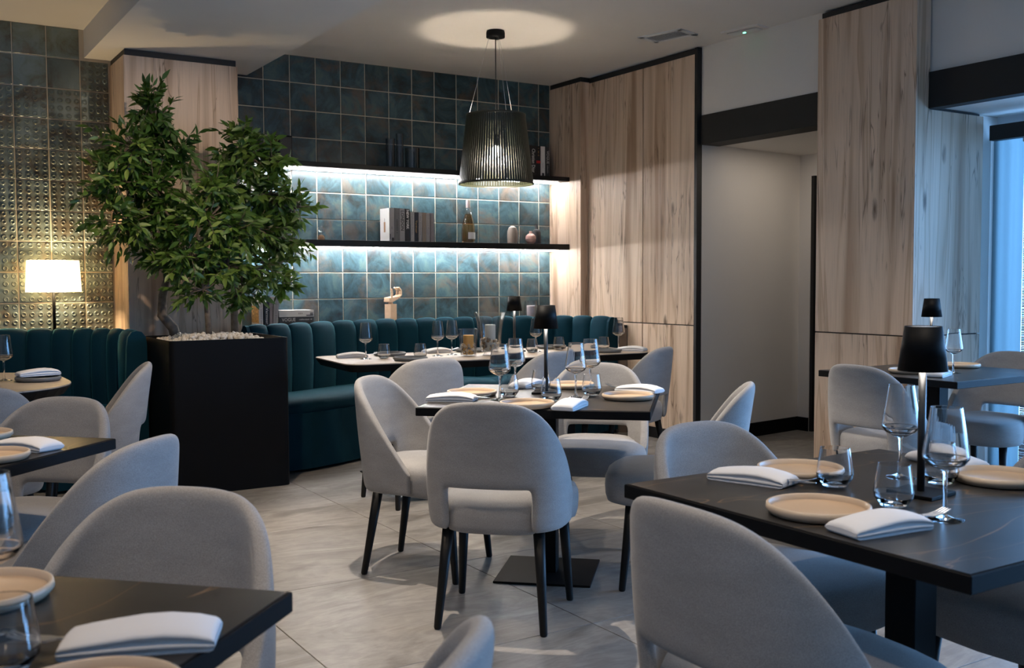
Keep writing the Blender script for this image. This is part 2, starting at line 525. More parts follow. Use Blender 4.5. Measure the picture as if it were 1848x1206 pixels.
VELVET = plain('teal_velvet', (0.0012, 0.027, 0.046), 0.8, sheen=0.45, spec=0.15, noise=0.12, nscale=6)
for i_ in VELVET.node_tree.nodes:
    if i_.type == 'BSDF_PRINCIPLED': i_.inputs['Sheen Tint'].default_value = (0.10, 0.55, 0.70, 1)
DKWOOD = plain('dark_ledge_wood', (0.16, 0.11, 0.075), 0.5, noise=0.2, nscale=8)
CREAM = plain('cream_stoneware', (0.57, 0.41, 0.27), 0.42, noise=0.05, nscale=8)
CREAMRIM = plain('pale_stoneware_rim', (0.62, 0.49, 0.36), 0.4)
GREYPLATE = plain('grey_stoneware', (0.15, 0.155, 0.155), 0.45)
LINEN = plain('white_linen', (0.78, 0.78, 0.80), 0.85, bump=0.25, bscale=700)
STEEL = plain('brushed_steel', (0.74, 0.74, 0.75), 0.33, 1.0)
GLASS = mat_glass('clear_glass', solid=1.0)
GLASSV = mat_glass('thick_clear_glass', solid=1.0)
GLASST = mat_glass('thin_clear_glass', (0.985, 0.985, 0.985), 0.55, 0.04)
GLASSD = mat_glass('smoked_clear_glass', (0.80, 0.82, 0.84), 0.9, 0.05)
PANE = mat_glass('window_glass', (0.96, 0.98, 1.0), 0.8, 0.02)
LEAF = mat_leaf()
BARK = plain('ficus_bark', (0.15, 0.115, 0.085), 0.85, noise=0.35, nscale=30, bump=0.8, bscale=60)
PEBBLE = plain('white_pebble', (0.66, 0.61, 0.54), 0.7, noise=0.2, nscale=25)
LED = mat_emit('led_strip', (1.0, 0.97, 0.96), 98)
BULB = mat_emit('lamp_bulb', (1.0, 0.86, 0.68), 120)
SHADEGLOW = mat_translucent('lit_cream_shade', (0.93, 0.84, 0.66), 0.8)
LAMPGLOW = mat_emit('table_lamp_diffuser', (1.0, 0.93, 0.85), 16.0)
GREENLED = mat_emit('green_pilot_light', (0.1, 1.0, 0.5), 6.0)
CORD = plain('olive_cord', (0.020, 0.024, 0.014), 0.35, spec=0.6)
PAPER = plain('book_paper', (0.72, 0.70, 0.66), 0.8)
SHEER = mat_translucent('sheer_white_curtain', (0.20, 0.27, 0.29), 0.6)
REED = mat_translucent('grey_reed', (0.30, 0.29, 0.28), 0.4)
WFRAME = plain('white_window_frame', (0.70, 0.72, 0.74), 0.5)
GOLDWAX = plain('mustard_wax', (0.62, 0.33, 0.07), 0.6)
GREYWAX = plain('pale_grey_wax', (0.50, 0.54, 0.52), 0.6)
MAUVEWAX = plain('mauve_wax', (0.42, 0.36, 0.38), 0.6)
SHAPED = plain('pale_carved_wood', (0.72, 0.50, 0.33), 0.55, noise=0.08, nscale=20)

def col_mat(name, c, r=0.6, **k): return plain(name, c, r, **k)

# ------------------------------------------------------------------ structure
def struct(name, mb, mat): return tag(mb.build(name, mat), kind='structure')

XL, YB, ZC = -4.7, -9.3, 2.945
P = 0.205
Z0 = 2.7403
# floor with large stone tiles
fl = struct('floor', MB().box(XL, 4.9, YB, 0.1, -0.1, -0.004), GROUTF)
FP = 0.97
tm = bevelled(MB().box(-FP / 2 + .0015, FP / 2 - .0015, -FP / 2 + .0015, FP / 2 - .0015, -0.02, 0.0), 0.0012, 1, 'floor_tile', FLOOR, False)
for i in range(-5, 6):
    for j in range(-8, 4):
        cx, cyy = -0.36 + FP * (i + 0.5), -2.63 + FP * (j + 0.5)
        if cx - FP / 2 > 4.9 or cx + FP / 2 < XL or cyy - FP / 2 > 0.05 or cyy + FP / 2 < YB: continue
        o = link('floor_tile', tm, fl, (cx, cyy, 0), 0)
# ceiling and lowered soffit
ce = struct('ceiling', MB().box(XL, 4.9, YB, 0.1, ZC, ZC + 0.1), WHITE)
sf = struct('ceiling_soffit', MB().box(-1.245, -0.125, YB, 0.0, 2.757, ZC), WHITE)
# back wall with glazed tiles
wb = struct('wall_back', MB().box(XL, 2.74, 0.0, 0.12, 0.0, ZC), GROUT)
def tile_mesh(w, h, mat, studs=False, name='wall_tile'):
    g = 0.0036
    mb = MB()
    t = 0.005; bv = 0.0025
    x0, x1, z0, z1 = -w / 2 + g, w / 2 - g, -h / 2 + g, h / 2 - g
    mb.add([(x0, 0.001, z0), (x1, 0.001, z0), (x1, 0.001, z1), (x0, 0.001, z1),
            (x0, -t + bv, z0), (x1, -t + bv, z0), (x1, -t + bv, z1), (x0, -t + bv, z1),
            (x0 + bv, -t, z0 + bv), (x1 - bv, -t, z0 + bv), (x1 - bv, -t, z1 - bv), (x0 + bv, -t, z1 - bv)],
           [(0, 1, 5, 4), (1, 2, 6, 5), (2, 3, 7, 6), (3, 0, 4, 7), (4, 5, 9, 8), (5, 6, 10, 9), (6, 7, 11, 10), (7, 4, 8, 11), (8, 9, 10, 11)])
    if studs:
        n = 10
        nx = max(1, round(w / 0.0512)); nz = max(1, round(h / 0.0512))
        for a in range(nx):
            for c in range(nz):
                px = -w / 2 + (a + 0.5) * w / nx; pz = -h / 2 + (c + 0.5) * h / nz
                rows = []
                for r, d in ((0.0190, 0.0), (0.0150, 0.0050), (0.0115, 0.0055), (0.0075, 0.0008)):
                    rows.append([(px + r * math.cos(2 * PI * q / n), -t - d, pz + r * math.sin(2 * PI * q / n)) for q in range(n)])
                mb.grid(rows, True, True)
    return mb.mesh(name, mat)
cache = {}
def put_tile(x0, x1, z0, z1, mat, studs, parent):
    key = (round(x1 - x0, 3), round(z1 - z0, 3), mat.name, studs)
    if key not in cache: cache[key] = tile_mesh(x1 - x0, z1 - z0, mat, studs)
    link('wall_tile', cache[key], parent, ((x0 + x1) / 2, 0, (z0 + z1) / 2))
for r in range(-1, 10):
    zt, zb = Z0 - P * r, Z0 - P * (r + 1)
    for c in range(-2, 13):
        x0, x1 = max(P * c, -0.34), min(P * (c + 1), 2.577)
        put_tile(x0, x1, zb, zt, TILE, False, wb)
    xe = [-1.09, -1.274] + [-1.274 - 0.207 * k for k in range(1, 13)]
    for a, c in zip(xe[1:], xe[:-1]):
        zt2 = min(zt, 2.755) if c > -1.2 else zt
        if zt2 - zb < 0.03: continue
        put_tile(a, c, zb, zt2, DOTT, r >= 1 or (r == 0 and c > -1.2), wb)
# hidden walls of the room
wleft = struct('wall_left', MB().box(XL - 0.1, XL, YB, 0.1, 0, ZC), WHITE)
wfront = struct('wall_front', MB().box(XL, 4.9, YB - 0.1, YB, 0, ZC), WHITE)

def panel(parent, x0, x1, y0, y1, z0, z1, name='panel', mat=None):
    return link(name, bevelled(MB().box(x0, x1, y0, y1, z0, z1), 0.0015, 1, name, mat or WOOD, False), parent)
# wood clad pillar behind the planter
pil = struct('wall_pillar', MB().box(-1.07, -0.345, -0.44, -0.002, 0, 2.715), BLACK)
panel(pil, -1.085, -0.333, -0.455, -0.44, 0.02, 2.715)
panel(pil, -1.085, -1.07, -0.44, -0.002, 0.02, 2.715)
panel(pil, -0.345, -0.333, -0.44, -0.002, 0.02, 2.715)
link('black_capping', MB().box(-1.075, -0.343, -0.447, -0.002, 2.715, 2.756).mesh('black_capping', BLACK), pil)
# right-hand wall: niche cheek, two tall door panels, white wall above the passage
wr = struct('wall_right', MB().box(2.675, 2.80, -1.79, 0.0, 0, 2.93), BLACK)
panel(wr, 2.577, 2.676, -0.462, -0.001, 0.08, 2.903, 'niche_cheek')
panel(wr, 2.658, 2.676, -1.179, -0.464, 0.901, 2.893)
panel(wr, 2.658, 2.676, -1.179, -0.464, 0.085, 0.893)
panel(wr, 2.658, 2.676, -1.776, -1.188, 0.901, 2.893)
panel(wr, 2.658, 2.676, -1.776, -1.188, 0.085, 0.893)
struct('trim_1', MB().box(2.585, 2.69, -0.452, -0.001, 2.903, ZC - 0.001).box(2.668, 2.69, -1.80, -0.452, 2.893, 2.938), BLACK)
struct('trim_2', MB().box(2.655, 2.705, -1.806, -1.778, 0, 2.938), BLACK)
struct('baseboard_right', MB().box(2.662, 2.676, -1.778, -0.464, 0.0, 0.085), BLACK)
struct('wall_above_passage', MB().box(2.70, 2.86, -2.96, -1.80, 2.445, ZC), WHITE)
struct('beam_over_passage', MB().box(2.69, 2.88, -2.95, -1.80, 2.232, 2.445), BEAM)
# passage
struct('wall_passage', MB().prism([(2.708, -1.802), (3.93, -1.645), (3.93, -1.5), (2.81, -1.5), (2.81, -1.78), (2.708, -1.78)], 0, 2.9), WHITE)
wpe = struct('wall_passage_end', MB().box(3.92, 4.02, -1.765, -1.60, 0, 2.9).box(3.92, 4.02, -3.2, -1.765, 2.07, 2.9), WHITE)
d1 = struct('door_1', MB().box(3.97, 4.0, -3.0, -1.79, 0.0, 2.07), BLKWOOD)
struct('wall_passage_side', MB().box(2.69, 4.1, -3.12, -2.955, 0, 2.9), WHITE)
struct('wall_passage_back', MB().box(4.02, 4.1, -3.2, 0.1, 0, 2.95), WHITE)
link('door_frame', MB().box(3.925, 4.0, -1.795, -1.765, 0, 2.07).mesh('door_frame', BLACK), d1)
struct('ceiling_passage', MB().box(2.88, 4.1, -3.2, -1.60, 2.243, 2.35), WHITE)
struct('baseboard_passage', MB().prism([(2.72, -1.813), (3.92, -1.658), (3.92, -1.646), (2.72, -1.8005)], 0, 0.11).box(3.906, 3.92, -1.765, -1.664, 0, 0.11), BLKMET)
# wood clad column between passage and window
colm = struct('wall_column', MB().box(2.676, 3.30, -3.645, -2.945, 0, 2.236).box(2.676, 2.79, -3.645, -2.945, 2.236, 2.93), BLACK)
panel(colm, 2.658, 2.676, -3.66, -2.93, 0.901, 2.893)
panel(colm, 2.658, 2.676, -3.66, -2.93, 0.02, 0.893)
link('panel', bevelled(MB().add([(2.6765, -3.66, .901), (3.314, -3.66, .901), (3.314, -3.66, 2.234), (2.785, -3.66, 2.234), (2.785, -3.66, 2.893), (2.6765, -3.66, 2.893),
     (2.6765, -3.645, .901), (3.314, -3.645, .901), (3.314, -3.645, 2.234), (2.785, -3.645, 2.234), (2.785, -3.645, 2.893), (2.6765, -3.645, 2.893)],
     [(0, 1, 2, 3, 4, 5), (11, 10, 9, 8, 7, 6), (0, 1, 7, 6), (1, 2, 8, 7), (2, 3, 9, 8), (3, 4, 10, 9), (4, 5, 11, 10), (5, 0, 6, 11)]), 0.001, 1, 'panel', WOOD, False), colm)
panel(colm, 2.6765, 3.314, -3.66, -3.645, 0.02, 0.893)
panel(colm, 3.30, 3.314, -3.645, -2.945, 0.02, 2.234)
struct('trim_3', MB().box(2.668, 2.78, -3.64, -2.975, 2.893, 2.93).box(2.79, 3.28, -3.655, -3.63, 2.234, 2.246), BLACK)
# window bay
struct('wall_above_window', MB().box(2.80, 2.95, YB, -2.94, 2.449, ZC), WHITE)
struct('beam_over_window', MB().box(2.772, 2.86, YB, -3.661, 2.238, 2.449), BEAM)
struct('ceiling_window_bay', MB().box(2.86, 3.75, YB, -2.94, 2.252, 2.4), WHITE)
struct('wall_window_return', MB().box(3.3145, 3.75, -3.62, -3.5, 0, 2.25), WHITE)
struct('trim_4', MB().box(3.37, 3.43, YB, -3.665, 2.09, 2.182), BLACK)
win = struct('window_1', MB().box(3.52, 3.60, YB, -3.62, 0.0, 0.06).box(3.52, 3.60, YB, -3.62, 2.19, 2.252), WFRAME)
yy = -3.62
for k in range(6):
    link('window_post', MB().box(3.52, 3.58, yy - 0.05, yy, 0.06, 2.19).mesh('window_post', WFRAME), win)
    y2 = yy - 0.95
    link('window_pane', MB().box(3.545, 3.551, max(y2, YB), yy - 0.05, 0.06, 2.19).mesh('window_pane', PANE), win)
    yy = y2

# ------------------------------------------------------------------ ceiling fittings
cc = Vector((2.25, -1.945, ZC)); ang = math.atan2(-0.335, 0.119) + PI / 2
t = tag(empty('air_vent', cc, 0.0), 'white slatted air vent in the ceiling near the tall wood panels', 'vent')
fr = MB()
for a in (-1, 1):
    fr.box(a * 0.16 - 0.018, a * 0.16 + 0.018, -0.11, 0.11, -0.008, 0)
    fr.box(-0.178, 0.178, a * 0.092 - 0.018, a * 0.092 + 0.018, -0.008, 0)
fr.build('frame', WFRAME, t)
MB().box(-0.15, 0.15, -0.08, 0.08, -0.002, 0).build('backing', BLACK, t)
for k in range(8):
    yk = -0.07 + k * 0.02
    MB().add([(-0.143, yk - 0.006, -0.007), (0.143, yk - 0.006, -0.007), (0.143, yk + 0.004, -0.0022), (-0.143, yk + 0.004, -0.0022),
              (-0.143, yk - 0.005, -0.0085), (0.143, yk - 0.005, -0.0085), (0.143, yk + 0.005, -0.003), (-0.143, yk + 0.005, -0.003)],
             [(0, 1, 2, 3), (7, 6, 5, 4), (0, 1, 5, 4), (1, 2, 6, 5), (2, 3, 7, 6), (3, 0, 4, 7)]).build('slat', WFRAME, t)
t.rotation_euler = (0, 0, math.radians(-75))
t = tag(empty('emergency_light', (2.585, -2.35, ZC), math.radians(-80)), 'white ceiling emergency light with a green glow above the passage', 'light')
MB().box(-0.15, 0.15, -0.065, 0.065, -0.012, 0).build('frame', WHITE, t)
link('lens', bevelled(MB().box(-0.12, 0.12, -0.04, 0.04, -0.022, -0.012), 0.006, 2, 'lens', plain('frosted_lens', (.65, .64, .62), 0.3)), t)
tag(MB().box(-0.008, 0.008, -0.006, 0.006, -0.026, -0.022).build('pilot_light', GREENLED, t), 'small glowing green dot')

# ------------------------------------------------------------------ wall shelves
def shelf(zb, zt, label):
    s = tag(empty('wall_shelf', (1.12, 0, zb)), label, 'shelf')
    link('board', bevelled(MB().box(-1.452, 1.456, -0.304, -0.008, 0, zt - zb), 0.0015, 1, 'board', BLKWOOD, False), s)
    tag(MB().box(-1.42, 1.452, -0.142, -0.122, -0.0085, -0.0005).build('led_strip', LED, s), 'glowing white light strip')
shelf(1.500, 1.547, 'lower black floating wall shelf with books, bottle and vases')
shelf(2.082, 2.119, 'upper black floating wall shelf above the lit tiles')

# ------------------------------------------------------------------ lettering
def text_mesh(s, size, width=None, bold=0.0):
    cu = bpy.data.curves.new('txt', 'FONT')
    cu.body = s; cu.size = size; cu.align_x = 'CENTER'; cu.align_y = 'CENTER'; cu.offset = bold
    cu.resolution_u = 2
    o = bpy.data.objects.new('txt', cu); COL.objects.link(o)
    dg = bpy.context.evaluated_depsgraph_get(); dg.update()
    m = bpy.data.meshes.new_from_object(o.evaluated_get(dg))
    bpy.data.objects.remove(o)
    if width and len(m.vertices):
        xs = [v.co.x for v in m.vertices]; w = max(xs) - min(xs)
        k = width / w
        for v in m.vertices: v.co.x *= k
    return m

def lettering(parent, s, size, pos, down=True, mat=None, width=None, bold=0.0):
    """writing on a face that looks towards -Y; down=True runs it from top to bottom"""
    m = text_mesh(s, size, width, bold)
    M = Matrix.Translation(pos) @ (Matrix.Rotation(PI / 2, 4, 'Y') if down else Matrix.Identity(4)) @ Matrix.Rotation(PI / 2, 4, 'X')
    m.transform(M)
    m.materials.append(mat)
    return link('lettering', m, parent)

def print_marks(parent, size, pos, down, mat, width):
    """small unreadable print: short strokes in a row"""
    rnd = random.Random(int(pos[2] * 9999) + int(width * 999)); mb = MB()
    n = max(3, int(width / (size * .55)))
    for k in range(n):
        if rnd.random() < .12: continue
        c = (k + .5) / n - .5; h = size * rnd.uniform(.55, .8) / 2; t = width / n * .22
        if down: mb.box(pos[0] - h, pos[0] + h, pos[1] - .0003, pos[1], pos[2] - c * width - t, pos[2] - c * width + t)
        else: mb.box(pos[0] + c * width - t, pos[0] + c * width + t, pos[1] - .0003, pos[1], pos[2] - h, pos[2] + h)
    return mb.build('print', mat, parent)

INKW = plain('white_print', (0.75, 0.73, 0.70), 0.6)
INKK = plain('black_print', (0.02, 0.02, 0.022), 0.6)
INKG = plain('grey_print', (0.20, 0.20, 0.21), 0.6)
INKO = plain('gold_print', (0.50, 0.30, 0.10), 0.5)
INKR = plain('red_print', (0.50, 0.02, 0.02), 0.6)
CV = {'white': plain('white_cover', (0.68, 0.67, 0.66), 0.5), 'ltgrey': plain('light_grey_cover', (0.36, 0.35, 0.35), 0.55),
      'grey': plain('grey_cover', (0.16, 0.16, 0.16), 0.55), 'black': plain('black_cover', (0.012, 0.012, 0.013), 0.5),
      'char': plain('charcoal_cover', (0.035, 0.037, 0.04), 0.5), 'tan': plain('tan_cover', (0.31, 0.25, 0.20), 0.6), 'mauve': plain('mauve_grey_cover', (0.24, 0.21, 0.225), 0.6),
      'navy': plain('navy_cover', (0.012, 0.017, 0.028), 0.5)}

def book(loc, w, d, h, cover, label, words=None, rz=0.0, group=None, lie=False, extra=None, tilt=0.0):
    """upright book, spine to -Y; lie=True lays it flat with the spine still to -Y"""
    b = tag(empty('book', loc, rz), label, 'book', group)
    c = 0.003
    mb = MB()
    if lie:   # w = length along x, h = thickness
        mb.box(-w / 2, w / 2, 0, d, 0, c).box(-w / 2, w / 2, 0, d, h - c, h).box(-w / 2, w / 2, 0, c, c, h - c)
        mb.build('cover', cover, b)
        MB().box(-w / 2 + .004, w / 2 - .004, c, d - .004, c, h - c).build('pages', PAPER, b)
    else:
        mb.box(-w / 2, -w / 2 + c, 0, d, 0, h).box(w / 2 - c, w / 2, 0, d, 0, h).box(-w / 2 + c, w / 2 - c, 0, c, 0, h)
        mb.build('cover', cover, b)
        MB().box(-w / 2 + c, w / 2 - c, c, d - .004, .004, h - .004).build('pages', PAPER, b)
    for wd in (words or []):
        s, size, px, pz, mat, width, *bo = wd
        if s is None: print_marks(b, size, (px, -0.0004, pz), not lie, mat, width)
        else: lettering(b, s, size, (px, -0.0008, pz), not lie, mat, width, bo[0] if bo else 0.0)
    for e in (extra or []):
        nm, x0, x1, z0, z1, mat = e
        MB().box(x0, x1, -0.0012, 0.0, z0, z1).build(nm, mat, b)
    if tilt: b.rotation_euler = (0, tilt, rz)
    return b

ZS = 1.547
BY = -0.20
G1 = 'upright books on the lower wall shelf'
k_ = book((0.9475, BY, ZS), 0.043, 0.17, 0.262, CV['ltgrey'], 'tall pale book with a white jacket, first of the upright row', [(None, .020, 0, .10, INKG, .035)], group=G1)
MB().box(-0.0225, -0.0214, 0.001, 0.168, 0.001, 0.261).build('jacket_front', CV['white'], k_)
MB().box(-0.0232, -0.0225, 0.07, 0.10, 0.075, 0.155).build('jacket_picture', plain('amber_print', (.36, .20, .10), .6), k_)
MB().box(-0.0232, -0.0225, 0.082, 0.086, 0.155, 0.185).build('jacket_picture_neck', INKK, k_)
MB().box(0.0, 0.016, -0.0012, 0.0, 0.003, 0.03).box(-.017, -.012, -0.0012, 0, .02, .06).build('spine_print', INKK, k_)
book((0.9925, BY, ZS), 0.040, 0.17, 0.262, CV['grey'], 'dark grey book standing between two pale city books', [(None, .016, 0, .12, INKK, .11)], group=G1)
book((1.037, BY, ZS), 0.044, 0.17, 0.260, CV['ltgrey'], 'light grey upright book with LONDON on its spine', [('LONDON', .036, .0, .165, INKK, .155, .0006)], group=G1)
book((1.0835, BY, ZS), 0.041, 0.17, 0.260, CV['black'], 'black upright book with NEW YORK in white on its spine', [('NEW YORK', .030, .0, .175, INKW, .15, .0008)], group=G1)
book((1.126, BY, ZS), 0.034, 0.15, 0.234, CV['ltgrey'], 'shorter pale book directly beside the black city book', [('Delicious Places', .020, .0, .14, INKG, .165)], group=G1)
book((1.1605, BY, ZS), 0.032, 0.15, 0.234, CV['navy'], 'shorter dark navy book with gold lettering in the upright row', [('Vermeer', .026, .0, .12, INKO, .10)], group=G1)
book((1.197, BY, ZS), 0.032, 0.15, 0.234, CV['ltgrey'], 'shorter pale grey book right after the dark navy one', [(None, .014, .0, .13, INKG, .15)], group=G1)
book((1.2315, BY, ZS), 0.032, 0.15, 0.233, CV['tan'], 'shorter tan book near the end of the upright row', [(None, .012, .0, .10, INKG, .14)], group=G1)
book((1.2655, BY, ZS), 0.032, 0.15, 0.232, CV['ltgrey'], 'shorter pale book, last but one of the upright row', [('Delicious Places', .018, .0, .14, INKG, .16)], group=G1)
book((1.303, BY, ZS), 0.032, 0.15, 0.232, CV['mauve'], 'mauve-grey book closing the upright row on the lower shelf', [(None, .012, .0, .12, INKG, .10)], group=G1)
ZU = 2.119
G2 = 'books on the upper wall shelf'
book((2.268, BY, ZU), 0.070, 0.17, 0.262, CV['black'], 'thick black book with a white serif name on the upper shelf', [('Christian Dior', .046, .006, .135, INKW, .20, .0004)], group=G2)
book((2.326, BY, ZU), 0.042, 0.17, 0.260, CV['black'], 'black book with a red spine patch on the upper shelf', [(None, .014, 0, .21, INKO, .07)], group=G2, extra=[('red_patch', -.021, .021, .115, .137, INKR)])
book((2.372, BY, ZU), 0.042, 0.17, 0.260, CV['white'], 'only white book on the upper shelf', [(None, .012, 0, .10, INKG, .045)], group=G2, extra=[('spine_print', -.01, .012, .005, .035, CV['navy'])])
book((2.417, BY, ZU), 0.040, 0.17, 0.256, CV['char'], 'dark grey book against the wood at the upper shelf end', [('VOGUE', .034, .004, .17, INKW, .11), ('collection', .018, .004, .07, INKW, .07)], group=G2)
# books on the ledge behind the banquette
ZL = 0.875
G3 = 'books on the ledge behind the banquette'
k_ = book((-0.112, BY, ZL), 0.030, 0.17, 0.250, CV['white'], 'white ledge book with a food photo on its cover', [(None, .013, .002, .12, INKG, .19)], group=G3)
MB().box(-0.0162, -0.0150, 0.004, 0.166, 0.06, 0.185).build('cover_photo', plain('food_print', (.50, .30, .10), .6, noise=0.6, nscale=60), k_)
book((-0.067, BY, ZL), 0.036, 0.17, 0.252, CV['navy'], 'dark navy upright book on the ledge beside the planter', [('Vermeer', .026, 0, .11, INKW, .12)], group=G3)
book((-0.036, BY, ZL), 0.020, 0.17, 0.250, CV['mauve'], 'thin mauve-grey book squeezed among the ledge books', group=G3)
book((-0.007, BY, ZL), 0.034, 0.17, 0.250, CV['ltgrey'], 'pale book leaning slightly against the flat stack', [('Delicious Places', .020, 0, .14, INKG, .19)], group=G3, tilt=math.radians(3.5))
book((0.163, BY, ZL), 0.265, 0.19, 0.055, CV['black'], 'black book at the bottom of the flat stack', [(None, .016, -.07, .026, INKO, .07)], group=G3, lie=True, extra=[('red_patch', -.012, .010, .012, .052, INKR)])
book((0.158, BY, ZL + 0.055), 0.265, 0.19, 0.045, CV['char'], 'charcoal book in the middle of the flat stack', [('VOGUE', .036, -.06, .023, INKW, .105), ('collection', .018, .06, .024, INKW, .08), (None, .014, .115, .024, INKW, .014)], group=G3, lie=True)
book((0.160, BY, ZL + 0.100), 0.270, 0.19, 0.048, CV['white'], 'white book on top of the flat stack', [(None, .018, .03, .024, INKG, .035)], group=G3, lie=True, extra=[('spine_print', .075, .132, .006, .013, INKK), ('spine_figure', .105, .128, .013, .030, INKG)])

# ------------------------------------------------------------------ shelf ornaments
def lathe_obj(name, prof, mat, parent=None, loc=(0, 0, 0), n=32): return MB().lathe(tight(prof), n).build(name, mat, parent, loc)
# rose wine bottle
t = tag(empty('wine_bottle', (1.634, -0.20, ZS)), 'clear rose wine bottle standing on the lower shelf', 'bottle')
lathe_obj('glass_body', [(0, .012), (.040, .003), (.052, .0), (.056, .012), (.057, .09), (.054, .14), (.043, .19), (.028, .24), (.0165, .285), (.0155, .33), (.017, .335)], GLASST, t)
lathe_obj('rose_wine', [(0, .016), (.050, .008), (.0535, .015), (.0545, .09), (.0515, .14), (.0405, .19), (.026, .235), (0, .235)], mat_glass('rose_wine_liquid', (0.90, 0.62, 0.38), 0.3, 0.0), t)
lathe_obj('foil_cap', [(.0165, .285), (.0178, .286), (.0178, .345), (.0165, .35), (0, .35)], plain('pink_white_foil', (.70, .60, .58), .4), t)
lb = [[(.0578 * math.cos(a), .0578 * math.sin(a), z) for a in [(-120 + 12 * i) * PI / 180 for i in range(9)]] for z in (.03, .085)]
MB().grid(lb).build('paper_label', plain('pale_label', (.60, .62, .64), .6), t)
lathe_obj('vase', [(0, 0), (.040, 0), (.044, .01), (.045, .07), (.043, .105), (.032, .135), (.014, .147), (.012, .153), (.010, .153), (.009, .14), (0, .13)], plain('taupe_ceramic', (.33, .28, .24), .6), None, (2.062, -.2, ZS))
tag(bpy.context.scene.objects['vase'], 'tall rounded taupe ceramic vase on the lower shelf', 'vase', 'small ceramic vases')
v2 = lathe_obj('vase', [(0, 0), (.024, 0), (.040, .018), (.046, .042), (.042, .066), (.026, .082), (.0135, .088), (.0135, .107), (.011, .108), (.010, .09), (0, .085)], plain('blush_ceramic', (.55, .33, .28), .6), None, (2.222, -.235, ZS))
tag(v2, 'small round blush pink vase on the lower shelf', 'vase', 'small ceramic vases')
v3 = lathe_obj('vase', [(0, 0), (.032, 0), (.035, .006), (.035, .105), (.028, .122), (.0135, .130), (.0125, .165), (.014, .170), (.010, .171), (.009, .14), (0, .13)], plain('charcoal_ceramic', (.045, .045, .05), .6), None, (2.325, -.17, ZS))
tag(v3, 'black bottle-shaped ceramic vase on the lower shelf', 'vase', 'small ceramic vases')
# hourglass
t = tag(empty('hourglass', (0.362, -0.2, ZS)), 'small clear hourglass with brown sand on the lower shelf', 'hourglass')
lathe_obj('glass_body', [(.026, 0), (.029, .006), (.027, .03), (.016, .046), (.004, .054), (.016, .062), (.027, .078), (.029, .098), (.026, .104), (0, .105)], GLASST, t)
lathe_obj('sand', [(0, .001), (.025, .002), (.026, .02), (.018, .036), (0, .042)], plain('brown_sand', (.24, .13, .07), .9), t)
# glass cylinders
for x, r, h, lb in ((.945, .036, .225, 'clear glass cylinder vase of middle height on the upper shelf'), (1.026, .030, .27, 'tallest clear glass cylinder vase on the upper shelf'), (1.135, .058, .165, 'short wide clear glass cylinder on the upper shelf')):
    g = lathe_obj('glass_cylinder', [(0, .004), (r - .004, .004), (r - .004, h), (r, h), (r, 0), (0, 0)], GLASSD, None, (x, -.19, ZU))
    tag(g, lb, 'vase', 'glass cylinders on the upper shelf')
# dark speaker half hidden by the tree
t = tag(empty('speaker', (0.075, -0.19, ZU)), 'black loudspeaker on the upper shelf behind the ficus leaves', 'speaker')
link('cabinet', bevelled(MB().box(-.055, .055, -.06, .06, 0, .185), .012, 3, 'cabinet', BLKMET), t)
link('grille', bevelled(MB().box(-.045, .045, -.0665, -.0602, .012, .173), .002, 1, 'grille', BLACK, False), t)
# wooden hand
t = tag(empty('wooden_hand', (0.93, -0.20, ZL), 0.35), 'jointed wooden artist hand on a square post behind the banquette', 'ornament')
link('post', bevelled(MB().box(-.034, .034, -.034, .034, 0, .183), .002, 1, 'post', SHAPED, False), t)
MB().lathe([(0, .183), (.018, .183), (.018, .196), (0, .196)], 12).build('wrist', SHAPED, t)
pm = MB().add([(-.05, -.035, .20), (-.045, .035, .20), (.055, .036, .222), (.058, -.032, .222), (-.047, -.032, .232), (-.043, .03, .234), (.058, .033, .246), (.06, -.030, .246), (-.02, -.038, .196), (-.02, .038, .196)],
              [(4, 5, 6, 7), (0, 8, 9, 1), (8, 3, 2, 9), (0, 1, 5, 4), (3, 7, 6, 2), (0, 4, 7, 3, 8), (1, 9, 2, 6, 5)])
link('palm', bevelled(pm, .003, 1, 'palm', SHAPED, False), t)
for q in range(4):
    fy = -.026 + q * .0175; l = (.9, 1.0, 1.05, .95)[q]
    f_ = MB().tube([(.055, fy, .233), (.092 * l + .005, fy, .250)], [.0095, .008], 6, False).build('finger', SHAPED, t)
    MB().tube([(.094 * l + .005, fy, .250), (.102 * l, fy, .285)], [.0085, .0075], 6, False).build('finger_joint', SHAPED, f_)
    MB().tube([(.101 * l, fy, .288), (.072 * l, fy, .312)], [.008, .0075], 6, False).build('finger_tip', SHAPED, f_)
th = MB().tube([(-.018, -.03, .228), (-.018, -.036, .268)], [.009, .0095], 6, False).build('thumb', SHAPED, t)
MB().tube([(-.018, -.036, .271), (-.030, -.036, .302)], [.009, .0085], 6, False).build('thumb_tip', SHAPED, th)
# mauve candle hurricane on the ledge
t = tag(empty('candle_hurricane', (2.245, -0.2, ZL)), 'mauve candle in a tapered glass on the ledge beside the wood cheek', 'candle holder')
lathe_obj('glass_body', [(0, .004), (.045, .004), (.058, .05), (.062, .10), (.050, .192), (.052, .192), (.065, .10), (.061, .05), (.048, 0), (0, 0)], GLASST, t)
lathe_obj('candle', [(0, .005), (.036, .005), (.036, .148), (.033, .150), (0, .148)], MAUVEWAX, t, n=24)
MB().tube([(0, 0, .148), (.001, 0, .162)], .0015, 6).build('wick', INKK, t)

